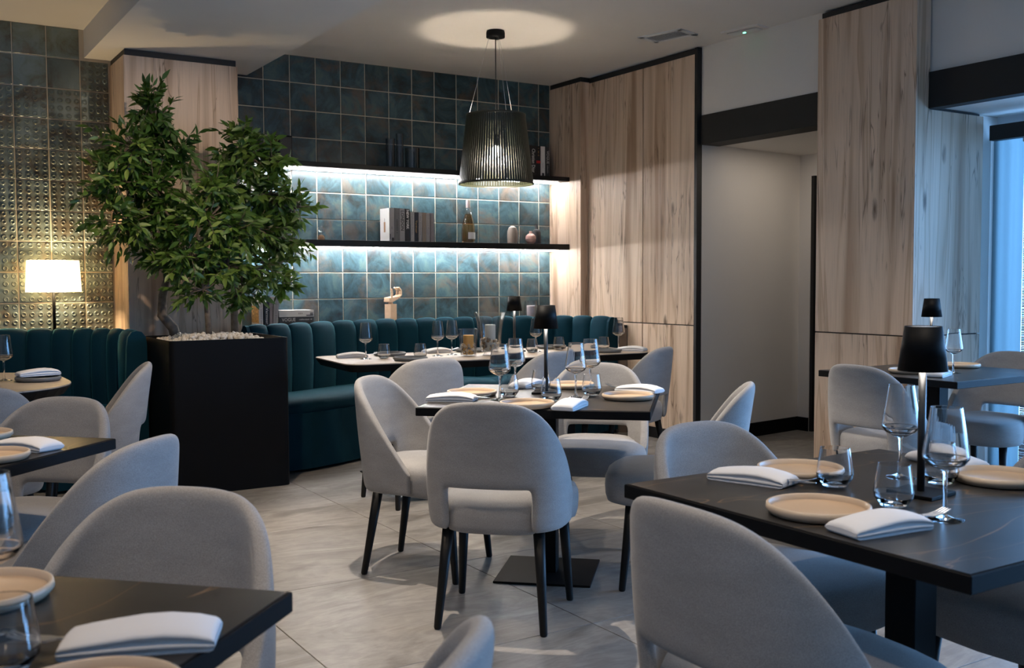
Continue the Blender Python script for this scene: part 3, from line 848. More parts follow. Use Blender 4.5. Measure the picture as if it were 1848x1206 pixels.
# ------------------------------------------------------------------ banquettes
BR = [(-.385, -.735), (-.25, -.725), (-.073, -.655), (.117, -.56), (.34, -.435), (.537, -.372), (.739, -.325), (.915, -.306), (1.099, -.30), (1.274, -.298), (1.43, -.31), (1.60, -.325), (1.765, -.355), (1.933, -.405), (2.10, -.457), (2.255, -.525), (2.385, -.622), (2.473, -.77), (2.515, -.96)]
BL = [(-2.60, -.30), (-2.43, -.285), (-2.25, -.28), (-2.06, -.29), (-1.87, -.335), (-1.69, -.405), (-1.55, -.475), (-1.44, -.555), (-1.34, -.64), (-1.25, -.725), (-1.195, -.84), (-1.168, -1.02)]
def unit_normals(pts):
    """normals of a path that runs left to right, pointing to the seat (front) side"""
    out = []
    for i in range(len(pts)):
        a = Vector(pts[max(i - 1, 0)]); b = Vector(pts[min(i + 1, len(pts) - 1)])
        d = (b - a).normalized(); out.append(Vector((d.y, -d.x)))
    return out
def channel(parent, a, b, z0=0.44, z1=0.95):
    a = Vector(a); b = Vector(b); d = (b - a); w = d.length; d.normalize(); n = Vector((d.y, -d.x)); m = (a + b) / 2
    prof = [(0.055, z0), (0.062, z0 + .10), (0.066, z0 + .22), (0.064, z1 - .16), (0.060, z1 - .08), (0.050, z1 - .035), (0.030, z1 - .008), (0.0, z1), (-.03, z1 - .008), (-.055, z1 - .035), (-.062, z1 - .08), (-.062, z1 - .2)]
    us = [-1, -.97, -.85, -.6, -.3, 0, .3, .6, .85, .97, 1]
    rows = []
    for dd, z in prof:
        r = []
        for u in us:
            k = math.sqrt(max(0, 1 - abs(u) ** 2.6))
            cut = 0.034 * (1 - k)
            dep = dd - cut if dd > -0.02 else dd + cut
            if abs(dd) < .02: dep = dd
            zz = z - (0.022 * (1 - k) if z > z1 - .2 else 0)
            r.append((*(m + d * (u * (w / 2 + .001)) + n * dep - Vector((0, 0))), zz))
        rows.append(r)
    return MB().grid(rows).build('channel', VELVET, parent)
def banquette(pts, i0, i1, label, seat_d=0.50, end0=True, end1=True):
    t = tag(empty('banquette', (0, 0, 0)), label, 'banquette')
    nn = unit_normals(pts)
    base = Vector((*pts[(i0 + i1) // 2], 0)); t.location = base
    sh = lambda o: (setattr(o, 'location', -base), o)[1]
    for i in range(i0, i1): sh(channel(t, pts[i], pts[i + 1]))
    back = [Vector(pts[i]) for i in range(i0, i1 + 1)]
    bk = MB()
    f_ = [p + n * 0.02 for p, n in zip(back, nn[i0:i1 + 1])]; r_ = [p - n * 0.06 for p, n in zip(back, nn[i0:i1 + 1])]
    bk.prism([tuple(p) for p in f_] + [tuple(p) for p in reversed(r_)], 0.03, 0.90)
    sh(bk.build('back_frame', VELVET, t))
    # seat cushion with a soft front edge
    prof = [(0.0, 0.475), (0.15, 0.487), (0.33, 0.488), (0.42, 0.480), (0.462, 0.462), (0.475, 0.43), (0.468, 0.39), (0.455, 0.38)]
    rows = []
    idx = list(range(i0, i1 + 1))
    for dd, z in prof:
        r = []
        for q, i in enumerate(idx):
            e = 0
            if q in (0, len(idx) - 1) and z > .44: e = 0.012
            p = Vector(pts[i]) + nn[i] * (0.05 + dd / 0.475 * (seat_d - .05))
            r.append((p.x, p.y, z - e))
        rows.append(r)
    cu = MB().grid(rows)
    for q in (0, -1):
        cu.add([r[q] for r in rows] + [(rows[0][q][0], rows[0][q][1], .38)], [tuple(range(len(rows) + 1))])
    sh(cu.build('seat_cushion', VELVET, t))
    bs = MB()
    bs.prism([tuple(Vector(pts[i]) + nn[i] * (seat_d - .005)) for i in idx] + [tuple(Vector(pts[i]) + nn[i] * .03) for i in reversed(idx)], 0.02, 0.385)
    sh(bs.build('base', VELVET, t))
    for i, do, s_ in ((i0, end0, -1), (i1, end1, 1)):
        if not do: continue
        p = Vector(pts[i]); n = nn[i]; d = Vector((-n.y, n.x))
        pr = [(-.062, .03), (-.062, .86), (-.055, .905), (-.03, .935), (0, .942), (.03, .935), (.052, .905), (.062, .84), (.075, .55), (.075, .03)]
        A = [(*(p + n * a_), z) for a_, z in pr]; B_ = [(*(p + n * a_ + d * (.022 * s_)), z) for a_, z in pr]
        k = len(pr)
        e = MB().add(A + B_, [tuple(range(k)), tuple(range(2 * k - 1, k - 1, -1))] + [(j, (j + 1) % k, k + (j + 1) % k, k + j) for j in range(k)])
        sh(e.build('end_panel', VELVET, t))
    return t
banquette(BR, 0, 11, 'teal velvet channelled banquette half from the planter to its corner cushion', 0.50, True, False)
banquette(BR, 11, 18, 'teal velvet channelled banquette half curving round to the wood panels', 0.50, False, True)
banquette(BL, 0, 11, 'dark teal channelled banquette in front of the studded tiles and lamp', 0.50, False, True)
# ledges behind the banquettes
def ledge(poly, label, base):
    t = tag(empty('ledge', (*base, 0)), label, 'ledge')
    q = [(x - base[0], y - base[1]) for x, y in poly]
    MB().prism(q, 0.0, 0.850).build('carcass', DKWOOD, t)
    MB().prism(q, 0.8502, 0.8745).build('capping', BLKWOOD, t)
bk_ = [tuple(Vector(p) - n * 0.068) for p, n in zip(BR, unit_normals(BR))]
ledge([(-.325, -.012), (2.57, -.012), (2.57, -.47), (2.65, -.47), (2.65, -1.0)] + [bk_[-1]] + bk_[::-1][1:-2] + [(-.325, bk_[1][1] + .03)], 'black-topped ledge box behind the long banquette', (1.1, -.2))
bk_ = [tuple(Vector(p) - n * 0.068) for p, n in zip(BL, unit_normals(BL))]
ledge([(-2.6, -.012), (-1.10, -.012), (-1.10, bk_[-2][1])] + bk_[::-1][1:], 'black-topped ledge box behind the banquette with the lamp', (-1.8, -.2))

# ------------------------------------------------------------------ lamp on the ledge
t = tag(empty('ledge_lamp', (-1.497, -0.16, 0.8745), math.radians(10)), 'lit cream fabric lamp on a black stem before the studded tiles', 'lamp')
MB().lathe([(0, 0), (.07, 0), (.07, .010), (.01, .014), (0, .014)], 24).build('foot', BLKMET, t)
MB().tube([(0, 0, .012), (0, 0, .34)], .010, 12).build('stem', BLKMET, t)
w0, w1, z0_, z1_ = .152, .142, .30, .508
sh_ = MB()
for a in range(4):
    c0, s0 = math.cos(a * PI / 2 + PI / 4), math.sin(a * PI / 2 + PI / 4)
    c1_, s1 = math.cos(a * PI / 2 + 3 * PI / 4), math.sin(a * PI / 2 + 3 * PI / 4)
    k = 1.4142 * .5 * 2 / 2
    sh_.add([(w0 * c0 * 1.4142 / 1, w0 * s0 * .55 * 1.4142, z0_), (w0 * c1_ * 1.4142, w0 * s1 * .55 * 1.4142, z0_), (w1 * c1_ * 1.4142, w1 * s1 * .55 * 1.4142, z1_), (w1 * c0 * 1.4142, w1 * s0 * .55 * 1.4142, z1_)], [(0, 1, 2, 3)])
sh_.build('lamp_shade', SHADEGLOW, t)
MB().tube([(-.14, 0, .40), (.14, 0, .40)], .003, 6).build('shade_ring', STEEL, t)
pl = bpy.data.lights.new('ledge_lamp_light', 'POINT'); pl.energy = 20; pl.color = (1.0, .74, .42); pl.shadow_soft_size = .04
po = bpy.data.objects.new('ledge_lamp_light', pl); COL.objects.link(po); po.location = (-1.497, -.16, 1.285)

# ------------------------------------------------------------------ planter with ficus
PX0, PX1, PY0, PY1, PZ = -1.092, -0.388, -1.540, -0.84, 0.90
def rrect(x0, x1, y0, y1, r, n=5):
    pts = []
    for cx_, cy_, a0 in ((x1 - r, y1 - r, 0), (x0 + r, y1 - r, 90), (x0 + r, y0 + r, 180), (x1 - r, y0 + r, 270)):
        for k in range(n + 1):
            a = math.radians(a0 + 90 * k / n); pts.append((cx_ + r * math.cos(a), cy_ + r * math.sin(a)))
    return pts
t = tag(empty('planter', ((PX0 + PX1) / 2, (PY0 + PY1) / 2, 0)), 'tall black metal planter box filled with white pebbles', 'planter')
hx, hy = (PX1 - PX0) / 2, (PY1 - PY0) / 2
o_, i_ = rrect(-hx, hx, -hy, hy, .03), rrect(-hx + .006, hx - .006, -hy + .006, hy - .006, .026)
MB().grid([[(x, y, 0) for x, y in o_], [(x, y, PZ) for x, y in o_], [(x, y, PZ) for x, y in i_], [(x, y, .80) for x, y in i_]], False, True).build('shell', BLKMET, t)
MB().prism(rrect(-hx + .0065, hx - .0065, -hy + .0065, hy - .0065, .025), .78, .83).build('soil', plain('dark_soil', (.03, .022, .016), .95), t)
# pebbles: hundreds of small white stones, too small to pick apart singly
pb = MB()
ico = bmesh.new(); bmesh.ops.create_icosphere(ico, subdivisions=1, radius=1)
iv = [v.co.copy() for v in ico.verts]; iff = [tuple(v.index for v in f.verts) for f in ico.faces]; ico.free()
cx0, cy0 = (PX0 + PX1) / 2, (PY0 + PY1) / 2
for k in range(900):
    x = random.uniform(-hx + .03, hx - .03); y = random.uniform(-hy + .03, hy - .03)
    edge = min(hx - abs(x), hy - abs(y))
    z = .855 + .045 * min(1, max(0, (edge - .02) / .16)) + random.uniform(-.012, .012)
    if x > hx - .17: z -= .03 * (x - hx + .17) / .17
    s_ = random.uniform(.010, .019)
    E = Euler((random.random() * 6, random.random() * 6, random.random() * 6)).to_matrix()
    sc = Vector((s_ * random.uniform(.9, 1.4), s_, s_ * random.uniform(.6, .9)))
    pb.add([tuple(E @ Vector((v.x * sc.x, v.y * sc.y, v.z * sc.z)) + Vector((x, y, z))) for v in iv], iff, True)
tag(pb.build('pebbles', PEBBLE, None, (cx0, cy0, 0)), 'white decorative pebbles filling the black planter', 'pebbles', kind='stuff')

lf_v = [(0, 0, 0), (.010, .014, .003), (.016, .034, .002), (.012, .058, -.003), (0, .088, -.012), (-.012, .058, -.003), (-.016, .034, .002), (-.010, .014, .003), (0, .014, -.001), (0, .034, -.003), (0, .058, -.007)]
lf_f = [(0, 1, 8), (1, 2, 9, 8), (2, 3, 10, 9), (3, 4, 10), (0, 8, 7), (8, 9, 6, 7), (9, 10, 5, 6), (10, 4, 5)]
leaf_mesh = MB().add(lf_v, lf_f, True).mesh('leaf', LEAF)
camp = Vector((-2.534, -7.486, 1.235))
def ficus(base, trunk_path, trunk_r, blobs, label, n_leaves):
    t = tag(empty('ficus_tree', base), label, 'tree', 'ficus trees in the black planter')
    B = Vector(base)
    tk = [Vector(p) for p in trunk_path]
    MB().tube([p - B for p in tk], trunk_r, 10).build('trunk', BARK, t)
    leaves = []
    tw = MB(); br_n = 0
    for (bx, by, bz, rx, ry, rz, n) in blobs:
        c = Vector((bx, by, bz))
        anchor = min(tk[len(tk) // 2:], key=lambda p: (p - c).length)
        mid = (anchor + c) / 2 + Vector((random.uniform(-.04, .04), random.uniform(-.04, .04), .03))
        MB().tube([anchor - B, mid - B, c - B], [.011, .008, .005], 6).build('branch', BARK, t)
        ntw = max(8, int(n * 3.1) // 8)
        for q in range(ntw):
            while True:
                d = Vector((random.uniform(-1, 1), random.uniform(-1, 1), random.uniform(-1, 1)))
                if .25 < d.length < 1: break
            p0 = c + Vector((d.x * rx * .35, d.y * ry * .35, d.z * rz * .35))
            p1 = c + Vector((d.x * rx, d.y * ry, d.z * rz * 1.35)) * (0.85 + .35 * random.random())
            p1.z += random.uniform(-.05, .03)
            if p1.y > -.5: p1.y = -.5 - random.random() * .05
            tw.tube([c - B, p0 - B, p1 - B], [.004, .003, .0012], 4)
            for k in range(8):
                u = .25 + .75 * k / 7
                p = p0.lerp(p1, u)
                ax = (p1 - p0).normalized()
                side = ax.cross(Vector((0, 0, 1))); side = side.normalized() if side.length > 1e-3 else Vector((1, 0, 0))
                sgn = 1 if k % 2 else -1
                dirv = (ax * random.uniform(.3, .9) + side * sgn * random.uniform(.4, 1.0) + Vector((random.uniform(-.3, .3), random.uniform(-.3, .3), random.uniform(-.85, .65)))).normalized()
                if k == 7: dirv = (ax + Vector((0, 0, -.35))).normalized()
                up = Vector((random.uniform(-.8, .8), random.uniform(-1.0, .3), random.uniform(-.1, 1)))
                yv = dirv; xv = yv.cross(up).normalized(); zv = xv.cross(yv)
                s_ = random.uniform(.62, 1.0)
                M = Matrix(((xv.x, yv.x, zv.x, p.x - B.x), (xv.y, yv.y, zv.y, p.y - B.y), (xv.z, yv.z, zv.z, p.z - B.z), (0, 0, 0, 1))) @ Matrix.Scale(s_, 4)
                tip = p + dirv * .08 * s_
                if tip.y > -.47: continue
                leaves.append(((p - camp).length + random.random() * .12, M))
    tw.build('twigs', BARK, t)['kind'] = 'stuff'
    leaves.sort(key=lambda a: a[0])
    for d, M in leaves[:n_leaves]:
        o = bpy.data.objects.new('leaf', leaf_mesh); COL.objects.link(o); o.parent = t; o.matrix_local = M
    fo = MB()
    for d, M in leaves[n_leaves:]:
        fo.add([tuple(M @ Vector(v)) for v in lf_v], lf_f, True)
    if fo.v: fo.build('foliage', LEAF, t)['kind'] = 'stuff'
ficus((-.90, -.93, .88), [(-.90, -.93, .86), (-.92, -.93, .95), (-.985, -.92, 1.03), (-.975, -.91, 1.15), (-.93, -.90, 1.3), (-.96, -.86, 1.6), (-.98, -.88, 1.85), (-1.0, -.9, 2.1), (-1.0, -.92, 2.3)], [.034, .033, .030, .027, .022, .017, .013, .009, .005],
      [(-1.03, -.95, 2.33, .12, .14, .12, 50), (-1.0, -.95, 2.24, .16, .16, .17, 90), (-1.14, -.98, 2.05, .24, .2, .16, 150), (-.87, -.95, 2.04, .16, .2, .13, 90), (-1.27, -1.0, 1.84, .22, .2, .16, 120), (-1.02, -.95, 1.82, .20, .22, .17, 150), (-1.2, -1.0, 1.60, .24, .2, .15, 130), (-.93, -.98, 1.60, .18, .2, .13, 100), (-.98, -1.0, 1.38, .18, .18, .09, 70)],
      'ficus tree with the gnarled crooked trunk beside the lamp-lit banquette', 280)
ficus((-.775, -1.22, .88), [(-.775, -1.22, .86), (-.785, -1.22, 1.05), (-.79, -1.21, 1.2), (-.75, -1.2, 1.4), (-.72, -1.18, 1.7), (-.70, -1.15, 1.95)], [.020, .018, .016, .012, .009, .005],
      [(-.72, -1.2, 1.80, .18, .2, .12, 90), (-.78, -1.25, 1.62, .20, .2, .13, 110), (-.60, -1.2, 1.55, .20, .2, .13, 100), (-.88, -1.22, 1.38, .20, .18, .12, 100), (-.66, -1.22, 1.33, .22, .18, .13, 120), (-.82, -1.25, 1.19, .20, .14, .09, 60)],
      'slim ficus tree with the straight trunk at the planter front', 260)
ficus((-.53, -.93, .88), [(-.53, -.93, .86), (-.53, -.93, 1.05), (-.52, -.92, 1.25), (-.48, -.9, 1.5), (-.42, -.92, 1.75), (-.40, -.94, 2.05)], [.026, .024, .020, .015, .011, .006],
      [(-.48, -.98, 2.14, .14, .2, .12, 60), (-.46, -.98, 2.04, .24, .2, .14, 130), (-.28, -.98, 2.02, .14, .18, .12, 70), (-.58, -.98, 1.86, .20, .2, .15, 110), (-.30, -1.0, 1.80, .20, .2, .15, 130), (-.14, -1.0, 1.72, .16, .16, .12, 70), (-.42, -1.0, 1.58, .22, .2, .15, 130), (-.20, -1.0, 1.52, .16, .18, .12, 80), (-.34, -1.0, 1.34, .22, .18, .12, 90), (-.20, -1.0, 1.22, .14, .14, .08, 36), (-.5, -1.0, 1.18, .18, .16, .10, 60)],
      'ficus tree leaning over the banquette and the lit shelves', 280)

# ------------------------------------------------------------------ pendant lamp
t = tag(empty('pendant_lamp', (1.155, -1.43, 1.90)), 'dark olive corded drum pendant hanging over the banquette table', 'lamp')
MB().lathe([(0, 1.0), (.064, 1.0), (.064, 1.030), (.060, 1.0445), (0, 1.0445)], 32).build('ceiling_rose', BLKMET, t)
MB().tube([(0, 0, .30), (0, 0, 1.005)], .004, 8).build('cable', BLACK, t)
for a in (20, 140, 260):
    ca, sa = math.cos(math.radians(a)), math.sin(math.radians(a))
    MB().tube([(.045 * ca, .045 * sa, 1.002), (.19 * ca, .19 * sa, .474)], .0012, 5).build('suspension_wire', STEEL, t)
rt_, rb_ = .202, .256
for z, r, nm in ((.470, rt_, 'top_ring'), (.006, rb_, 'bottom_ring')):
    MB().lathe([(r - .004, z - .007), (r + .004, z - .007), (r + .004, z + .007), (r - .004, z + .007), (r - .004, z - .007)], 64).build(nm, CORD, t)
cd = MB()
NC = 84
for k in range(NC):
    a = 2 * PI * k / NC; da = 2 * PI / NC * .40
    for (aa, off) in ((a, 0.0),):
        p = []
        for z, r in ((.006, rb_), (.470, rt_)):
            for s_ in (-1, 1):
                for e in (-.0022, .0022):
                    p.append(((r + e) * math.cos(aa + s_ * da), (r + e) * math.sin(aa + s_ * da), z))
        cd.add(p, [(0, 1, 5, 4), (2, 6, 7, 3), (1, 3, 7, 5), (0, 4, 6, 2)])
cd.build('cord_shade', CORD, t)['kind'] = 'stuff'
for a in (0, 120, 240):
    ca, sa = math.cos(math.radians(a + 40)), math.sin(math.radians(a + 40))
    MB().tube([(0, 0, .30), (rt_ * ca, rt_ * sa, .468)], .003, 5).build('shade_arm', BLKMET, t)
MB().lathe([(0, .34), (.018, .34), (.02, .27), (.016, .265), (0, .265)], 16).build('lamp_holder', BLKMET, t)
MB().lathe([(0, .19), (.018, .195), (.030, .215), (.028, .24), (.015, .262), (0, .264)], 16).build('bulb', BULB, t)
pl = bpy.data.lights.new('pendant_light', 'POINT'); pl.energy = 26; pl.color = (1.0, .84, .66); pl.shadow_soft_size = .045
po = bpy.data.objects.new('pendant_light', pl); COL.objects.link(po); po.location = (1.155, -1.43, 2.06)

# ------------------------------------------------------------------ chairs
def make_chair():
    root = empty('dining_chair')
    def w_of(z): 
        u = (z - .36) / .465
        return .236 + .014 * math.sin(min(1, u) * PI) - .036 * max(0, u) ** 2
    def yb_of(z):
        u = (z - .36) / .465
        return -.238 - .058 * u ** 1.2 if u > 0 else -.238
    YF = .012
    def curve(z, n=80):
        w, yb = w_of(z), yb_of(z); y0 = yb + .20
        pts = []
        for k in range(n + 1):
            th = PI / 2 * k / n
            pts.append((w * math.sin(th) ** (2 / 2.9), y0 - .20 * math.cos(th) ** (2 / 2.9)))
        pts.append((w, YF))
        L = [0]
        for a, b in zip(pts[:-1], pts[1:]): L.append(L[-1] + math.hypot(b[0] - a[0], b[1] - a[1]))
        return pts, L
    def at(s_, z):
        pts, L = curve(z); T = abs(s_) * L[-1]
        for i in range(len(L) - 1):
            if L[i + 1] >= T - 1e-9:
                u = (T - L[i]) / max(1e-9, L[i + 1] - L[i])
                x = pts[i][0] + u * (pts[i + 1][0] - pts[i][0]); y = pts[i][1] + u * (pts[i + 1][1] - pts[i][1])
                break
        return (math.copysign(x, s_) if s_ else 0.0, y)
    def ztop(s_):
        y = at(s_, .62)[1]; yc = at(0, .62)[1]
        u = max(0, (y - yc) / (YF - yc))
        return .825 - .385 * u ** 1.10
    ss = [-1, -.93, -.84, -.74, -.65, -.56, -.48, -.42, -.36, -.30, -.25, -.17, -.08, 0]
    ss = ss + [-q for q in ss[-2::-1]]
    vz = [0, .5, 1.0]
    rows = []
    nup = 6
    for r in range(2 + nup + 1):
        row = []
        for s_ in ss:
            zt = ztop(s_); zo = min(.512, .355 + (zt - .355) * .45)
            z = .355 + (zo - .355) * r / 2 if r <= 2 else zo + (zt - zo) * (r - 2) / nup
            x, y = at(s_, z)
            row.append((x, y, z))
        rows.append(row)
    nu = len(ss)
    v = [p for r in rows for p in r]; f = []
    for i in range(len(rows) - 1):
        for j in range(nu - 1):
            if i < 2 and abs(ss[j] + ss[j + 1]) / 2 < .345: continue
            f.append((i * nu + j, i * nu + j + 1, (i + 1) * nu + j + 1, (i + 1) * nu + j))
    m = MB().add(v, f, True).mesh('backrest', FABRIC)
    sub = baked(m, [('SOLIDIFY', dict(thickness=.036, offset=0.0)), ('SUBSURF', dict(levels=2, render_levels=2))])
    link('backrest', sub, root)
    # seat
    n = 56
    def ring(sc, z, push=0.0):
        out = []
        for k in range(n):
            a = 2 * PI * k / n; c, s_ = math.cos(a), math.sin(a)
            x = math.copysign(abs(c) ** (2 / 4.6), c); y = math.copysign(abs(s_) ** (2 / 4.2), s_)
            yy_ = y * .262 * sc + .012
            st = min(1, max(0, (yy_ + .03) / .09)); st = st * st * (3 - 2 * st)
            xx = x * (.205 + .057 * st) * sc
            if y < 0: xx *= 1 - .16 * (abs(y)) ** 3; yy_ *= .93
            yy_ += .018 * (1 - abs(x)) * (1 if y > .5 else 0)
            out.append((xx, yy_, z))
        return out
    prof = [(.0, .345), (.90, .345), (.965, .352), (.99, .375), (1.0, .41), (.995, .440), (.96, .462), (.88, .474), (.70, .482), (.4, .487), (.0, .488)]
    mb = MB(); rws = [ring(max(a, .001), z) for a, z in prof]
    mb.grid(rws, True, True)
    link('seat', mb.mesh('seat', FABRIC), root)
    for x0, y0, x1, y1 in ((-.165, -.165, -.192, -.222), (.165, -.165, .192, -.222), (-.195, .165, -.216, .198), (.195, .165, .216, .198)):
        MB().tube([(x0, y0, .36), (x0 + (x1 - x0) * .5, y0 + (y1 - y0) * .5, .18), (x1, y1, .006), (x1, y1, 0)], [.0215, .0175, .0135, .011], 14).build('leg', BLKWOOD, root)
    return Proto(root)
CH = make_chair()
def chair(cx_, cy_, fx, fy, label, g):
    return CH.put((cx_, cy_, 0), math.atan2(-fx, fy), label, 'chair', g)
GC = 'chairs at the square middle table'; GB = 'chairs along the banquette table'; GR = 'chairs at the stone table with the tall lamp'; GF = 'chairs at the window table'; GL = 'chairs at the dark tables by the planter'
chair(-.508, -3.594, .65, -.76, 'grey upholstered chair seen side-on at the middle table, before the banquette', GC)
chair(-.565, -4.295, .70, .71, 'grey chair seen squarely from behind at the middle table, cut-out in full view', GC)
chair(.375, -3.585, -.68, -.73, 'grey chair facing us across the middle table with its seat cut-out showing', GC)
chair(.262, -4.318, -.69, .72, 'grey chair edge-on before the white passage wall, blue light on its back', GC)
chair(.045, -2.32, .02, 1, 'grey chair backing the middle table, first along the banquette table', GB)
chair(.80, -2.30, -.25, 1, 'grey chair half hidden behind the wine glasses at the banquette table', GB)
chair(1.52, -2.37, -.45, .9, 'grey chair against the wood panels at the banquette table end', GB)
chair(-.985, -6.06, 1, .0, 'large cropped grey chair backing us at the stone table', GR)
chair(-.505, -5.555, 0, -1, 'grey chair facing us beyond the stone table with the folded napkin', GR)
chair(-.05, -6.06, -1, 0.03, 'grey chair mostly cut off by the picture edge beside the stone table', GR)
chair(1.80, -4.18, 1, .0, 'grey chair backing us at the window table beside the wood column', GF)
chair(2.70, -4.11, -1, -.05, 'grey chair facing the wood column at the window table', GF)
chair(-2.205, -5.615, -.7, -.7, 'large grey chair facing us across the cropped table with the white napkin', GL)
chair(-2.17, -6.275, -.7, .7, 'pale chair top poking up at the bottom picture edge', GL)
chair(-2.11, -4.48, -.72, .7, 'blue-lit grey chair backing us before the tall black planter', GL)
chair(-2.135, -3.715, -.7, -.7, 'grey chair facing us across the small table by the planter', GL)
chair(-1.60, -1.95, -.97, .2, 'grey chair edge-on against the dark banquette beside the planter', GL)
chair(-2.17, -2.66, .1, 1, 'grey chair cropped by the picture edge before the pale rounded table', GL)

# ------------------------------------------------------------------ tables
def square_table(cx_, cy_, rz, label, size=.9, sy=None):
    sy = sy or size
    t = tag(empty('dining_table', (cx_, cy_, 0), rz), label, 'table')
    h, k = size / 2, sy / 2
    link('edge_band', bevelled(MB().box(-h, h, -k, k, .716, .7485), .002, 1, 'edge_band', BLKMET, False), t)
    link('table_top', bevelled(MB().box(-h + .006, h - .006, -k + .006, k - .006, .7488, .7500), .0004, 1, 'table_top', TOPD, False), t)
    link('column', bevelled(MB().box(-.04, .04, -.04, .04, .0085, .716), .003, 1, 'column', BLKMET, False), t)
    link('base_plate', bevelled(MB().box(-.2, .2, -.2, .2, 0, .009), .002, 1, 'base_plate', BLKMET, False), t)
    return t
square_table(-.127, -3.944, math.radians(-42.6), 'square black table at the centre, turned cornerwise to the room')
square_table(-.555, -6.035, 0.0, 'black veined stone table with the tall black lamp, nearest complete setting', .93, .91)
square_table(-2.53, -4.148, math.radians(45), 'small dark table cropped by the picture edge before the planter')
square_table(-2.62, -5.962, math.radians(45), 'dark table corner cropped at the bottom with napkin and fork')
square_table(2.235, -4.13, math.radians(1.0), 'black square table beside the window and the wood column', .90, .82)

def rounded_table(cx_, cy_, rz, sx, sy, r, legs, label):
    t = tag(empty('dining_table', (cx_, cy_, 0), rz), label, 'table')
    o1 = rrect(-sx / 2, sx / 2, -sy / 2, sy / 2, r, 10)
    i1 = rrect(-sx / 2 + .03, sx / 2 - .03, -sy / 2 + .03, sy / 2 - .03, r - .03, 10)
    mb = MB().grid([[(x, y, .700) for x, y in i1], [(x, y, .738) for x, y in o1], [(x, y, .744) for x, y in o1]], False, True)
    mb.add([(x, y, .700) for x, y in i1], [tuple(range(len(i1)))])
    mb.build('edge_band', BLKMET, t)
    MB().prism(o1, .7442, .7500).build('table_top', TOPL, t)
    for lx in legs:
        link('column', bevelled(MB().box(lx - .04, lx + .04, -.04, .04, .0085, .701), .003, 1, 'column', BLKMET, False), t)
        link('base_plate', bevelled(MB().box(lx - .2, lx + .2, -.2, .2, 0, .009), .002, 1, 'base_plate', BLKMET, False), t)
    return t
rounded_table(.93, -1.665, math.radians(-5.2), 2.15, .78, .11, (-.62, .62), 'long pale-topped table with rounded corners before the banquette')
rounded_table(-2.36, -1.90, 0, 1.32, 1.24, .48, (0,), 'pale rounded table cropped by the picture edge before the dark banquette')

# ------------------------------------------------------------------ tableware prototypes
def proto_one(name, mb, mat): return Proto(mb.build(name, mat))
def make_wine():
    r = empty('wine_glass')
    MB().lathe(tight([(0, .0), (.037, .0), (.0375, .0012), (.020, .004), (.006, .009), (.0042, .02), (.0038, .06), (.0042, .092), (.006, .0985), (0, .1)]), 28).build('stem', GLASSV, r)
    MB().lathe(tight([(0, .1005), (.006, .099), (.020, .104), (.036, .113), (.0445, .124), (.0450, .132), (.030, .228), (.0290, .228), (.0437, .132), (.0430, .126), (.034, .116), (.019, .1075), (0, .104)]), 48).build('bowl', GLASS, r)
    return Proto(r)
WINE = make_wine()
TUMB = proto_one('tumbler', MB().lathe(tight([(0, .001), (.020, .001), (.027, .003), (.040, .020), (.0425, .032), (.0335, .092), (.0323, .092), (.0410, .033), (.038, .022), (.026, .012), (0, .010)]), 48), GLASSV)
def make_plate(name, m1, m2):
    r = empty('plate')
    MB().lathe([(0, .007), (.094, .007), (.0975, .010)], 48).build('well', m1, r)
    MB().lathe([(.0975, .010), (.099, .0215), (.1015, .023), (.105, .0215), (.1065, .012), (.098, .002), (.085, 0), (0, 0)], 48).build('rim', m2, r)
    return Proto(r)
PLATE = make_plate('plate', CREAM, CREAMRIM)
PLATEG = make_plate('grey_plate', GREYPLATE, GREYPLATE)
def make_napkin():
    L_, w = .098, .046
    us = (-1.0, -.985, -.93, -.7, -.35, 0, .35, .7, .93, .985, 1.0)
    prof = [(-w, .0), (-w * .4, .0), (w * .7, .0), (w * .88, .0012), (w * .97, .005), (w, .011), (w * .96, .017), (w * .85, .0215), (w * .6, .0245), (0, .0265), (-w * .6, .0245), (-w * .92, .0205), (-w * 1.0, .0175), (-w * .97, .0145), (-w * .88, .0125), (-w * .97, .0105), (-w * 1.02, .0075), (-w * .97, .0050), (-w * .8, .0042), (-w * 1.0, .0025)]
    rows = []
    for k, u in enumerate(us):
        tp = (.45, .80, 1.0)[min(2, min(k, 10 - k))]
        bump = .0018 * math.sin(3.1 * u + .6)
        sk = 1 - .03 * abs(u) ** 4
        rows.append([(u * L_, y * sk * (.97 + .03 * tp) + .003 * math.sin(2 * u), max(0.0, (.011 + (z - .011) * tp) * (1 + .10 * math.cos(2.3 * u)) * (1 - .22 * abs(u) ** 5) + (bump if z > .012 else 0))) for y, z in prof])
    mb = MB().grid(rows, True, True)
    n = len(prof)
    mb.add([(x - .0005, y, z) for x, y, z in rows[0]], [tuple(range(n))]); mb.add([(x + .0005, y, z) for x, y, z in rows[-1]], [tuple(range(n))])
    nm_ = mb.mesh('napkin', LINEN)
    nm_.transform(Matrix.Diagonal((1, 1, 1.22, 1)))
    return Proto(link('napkin', nm_))
NAP = make_napkin()
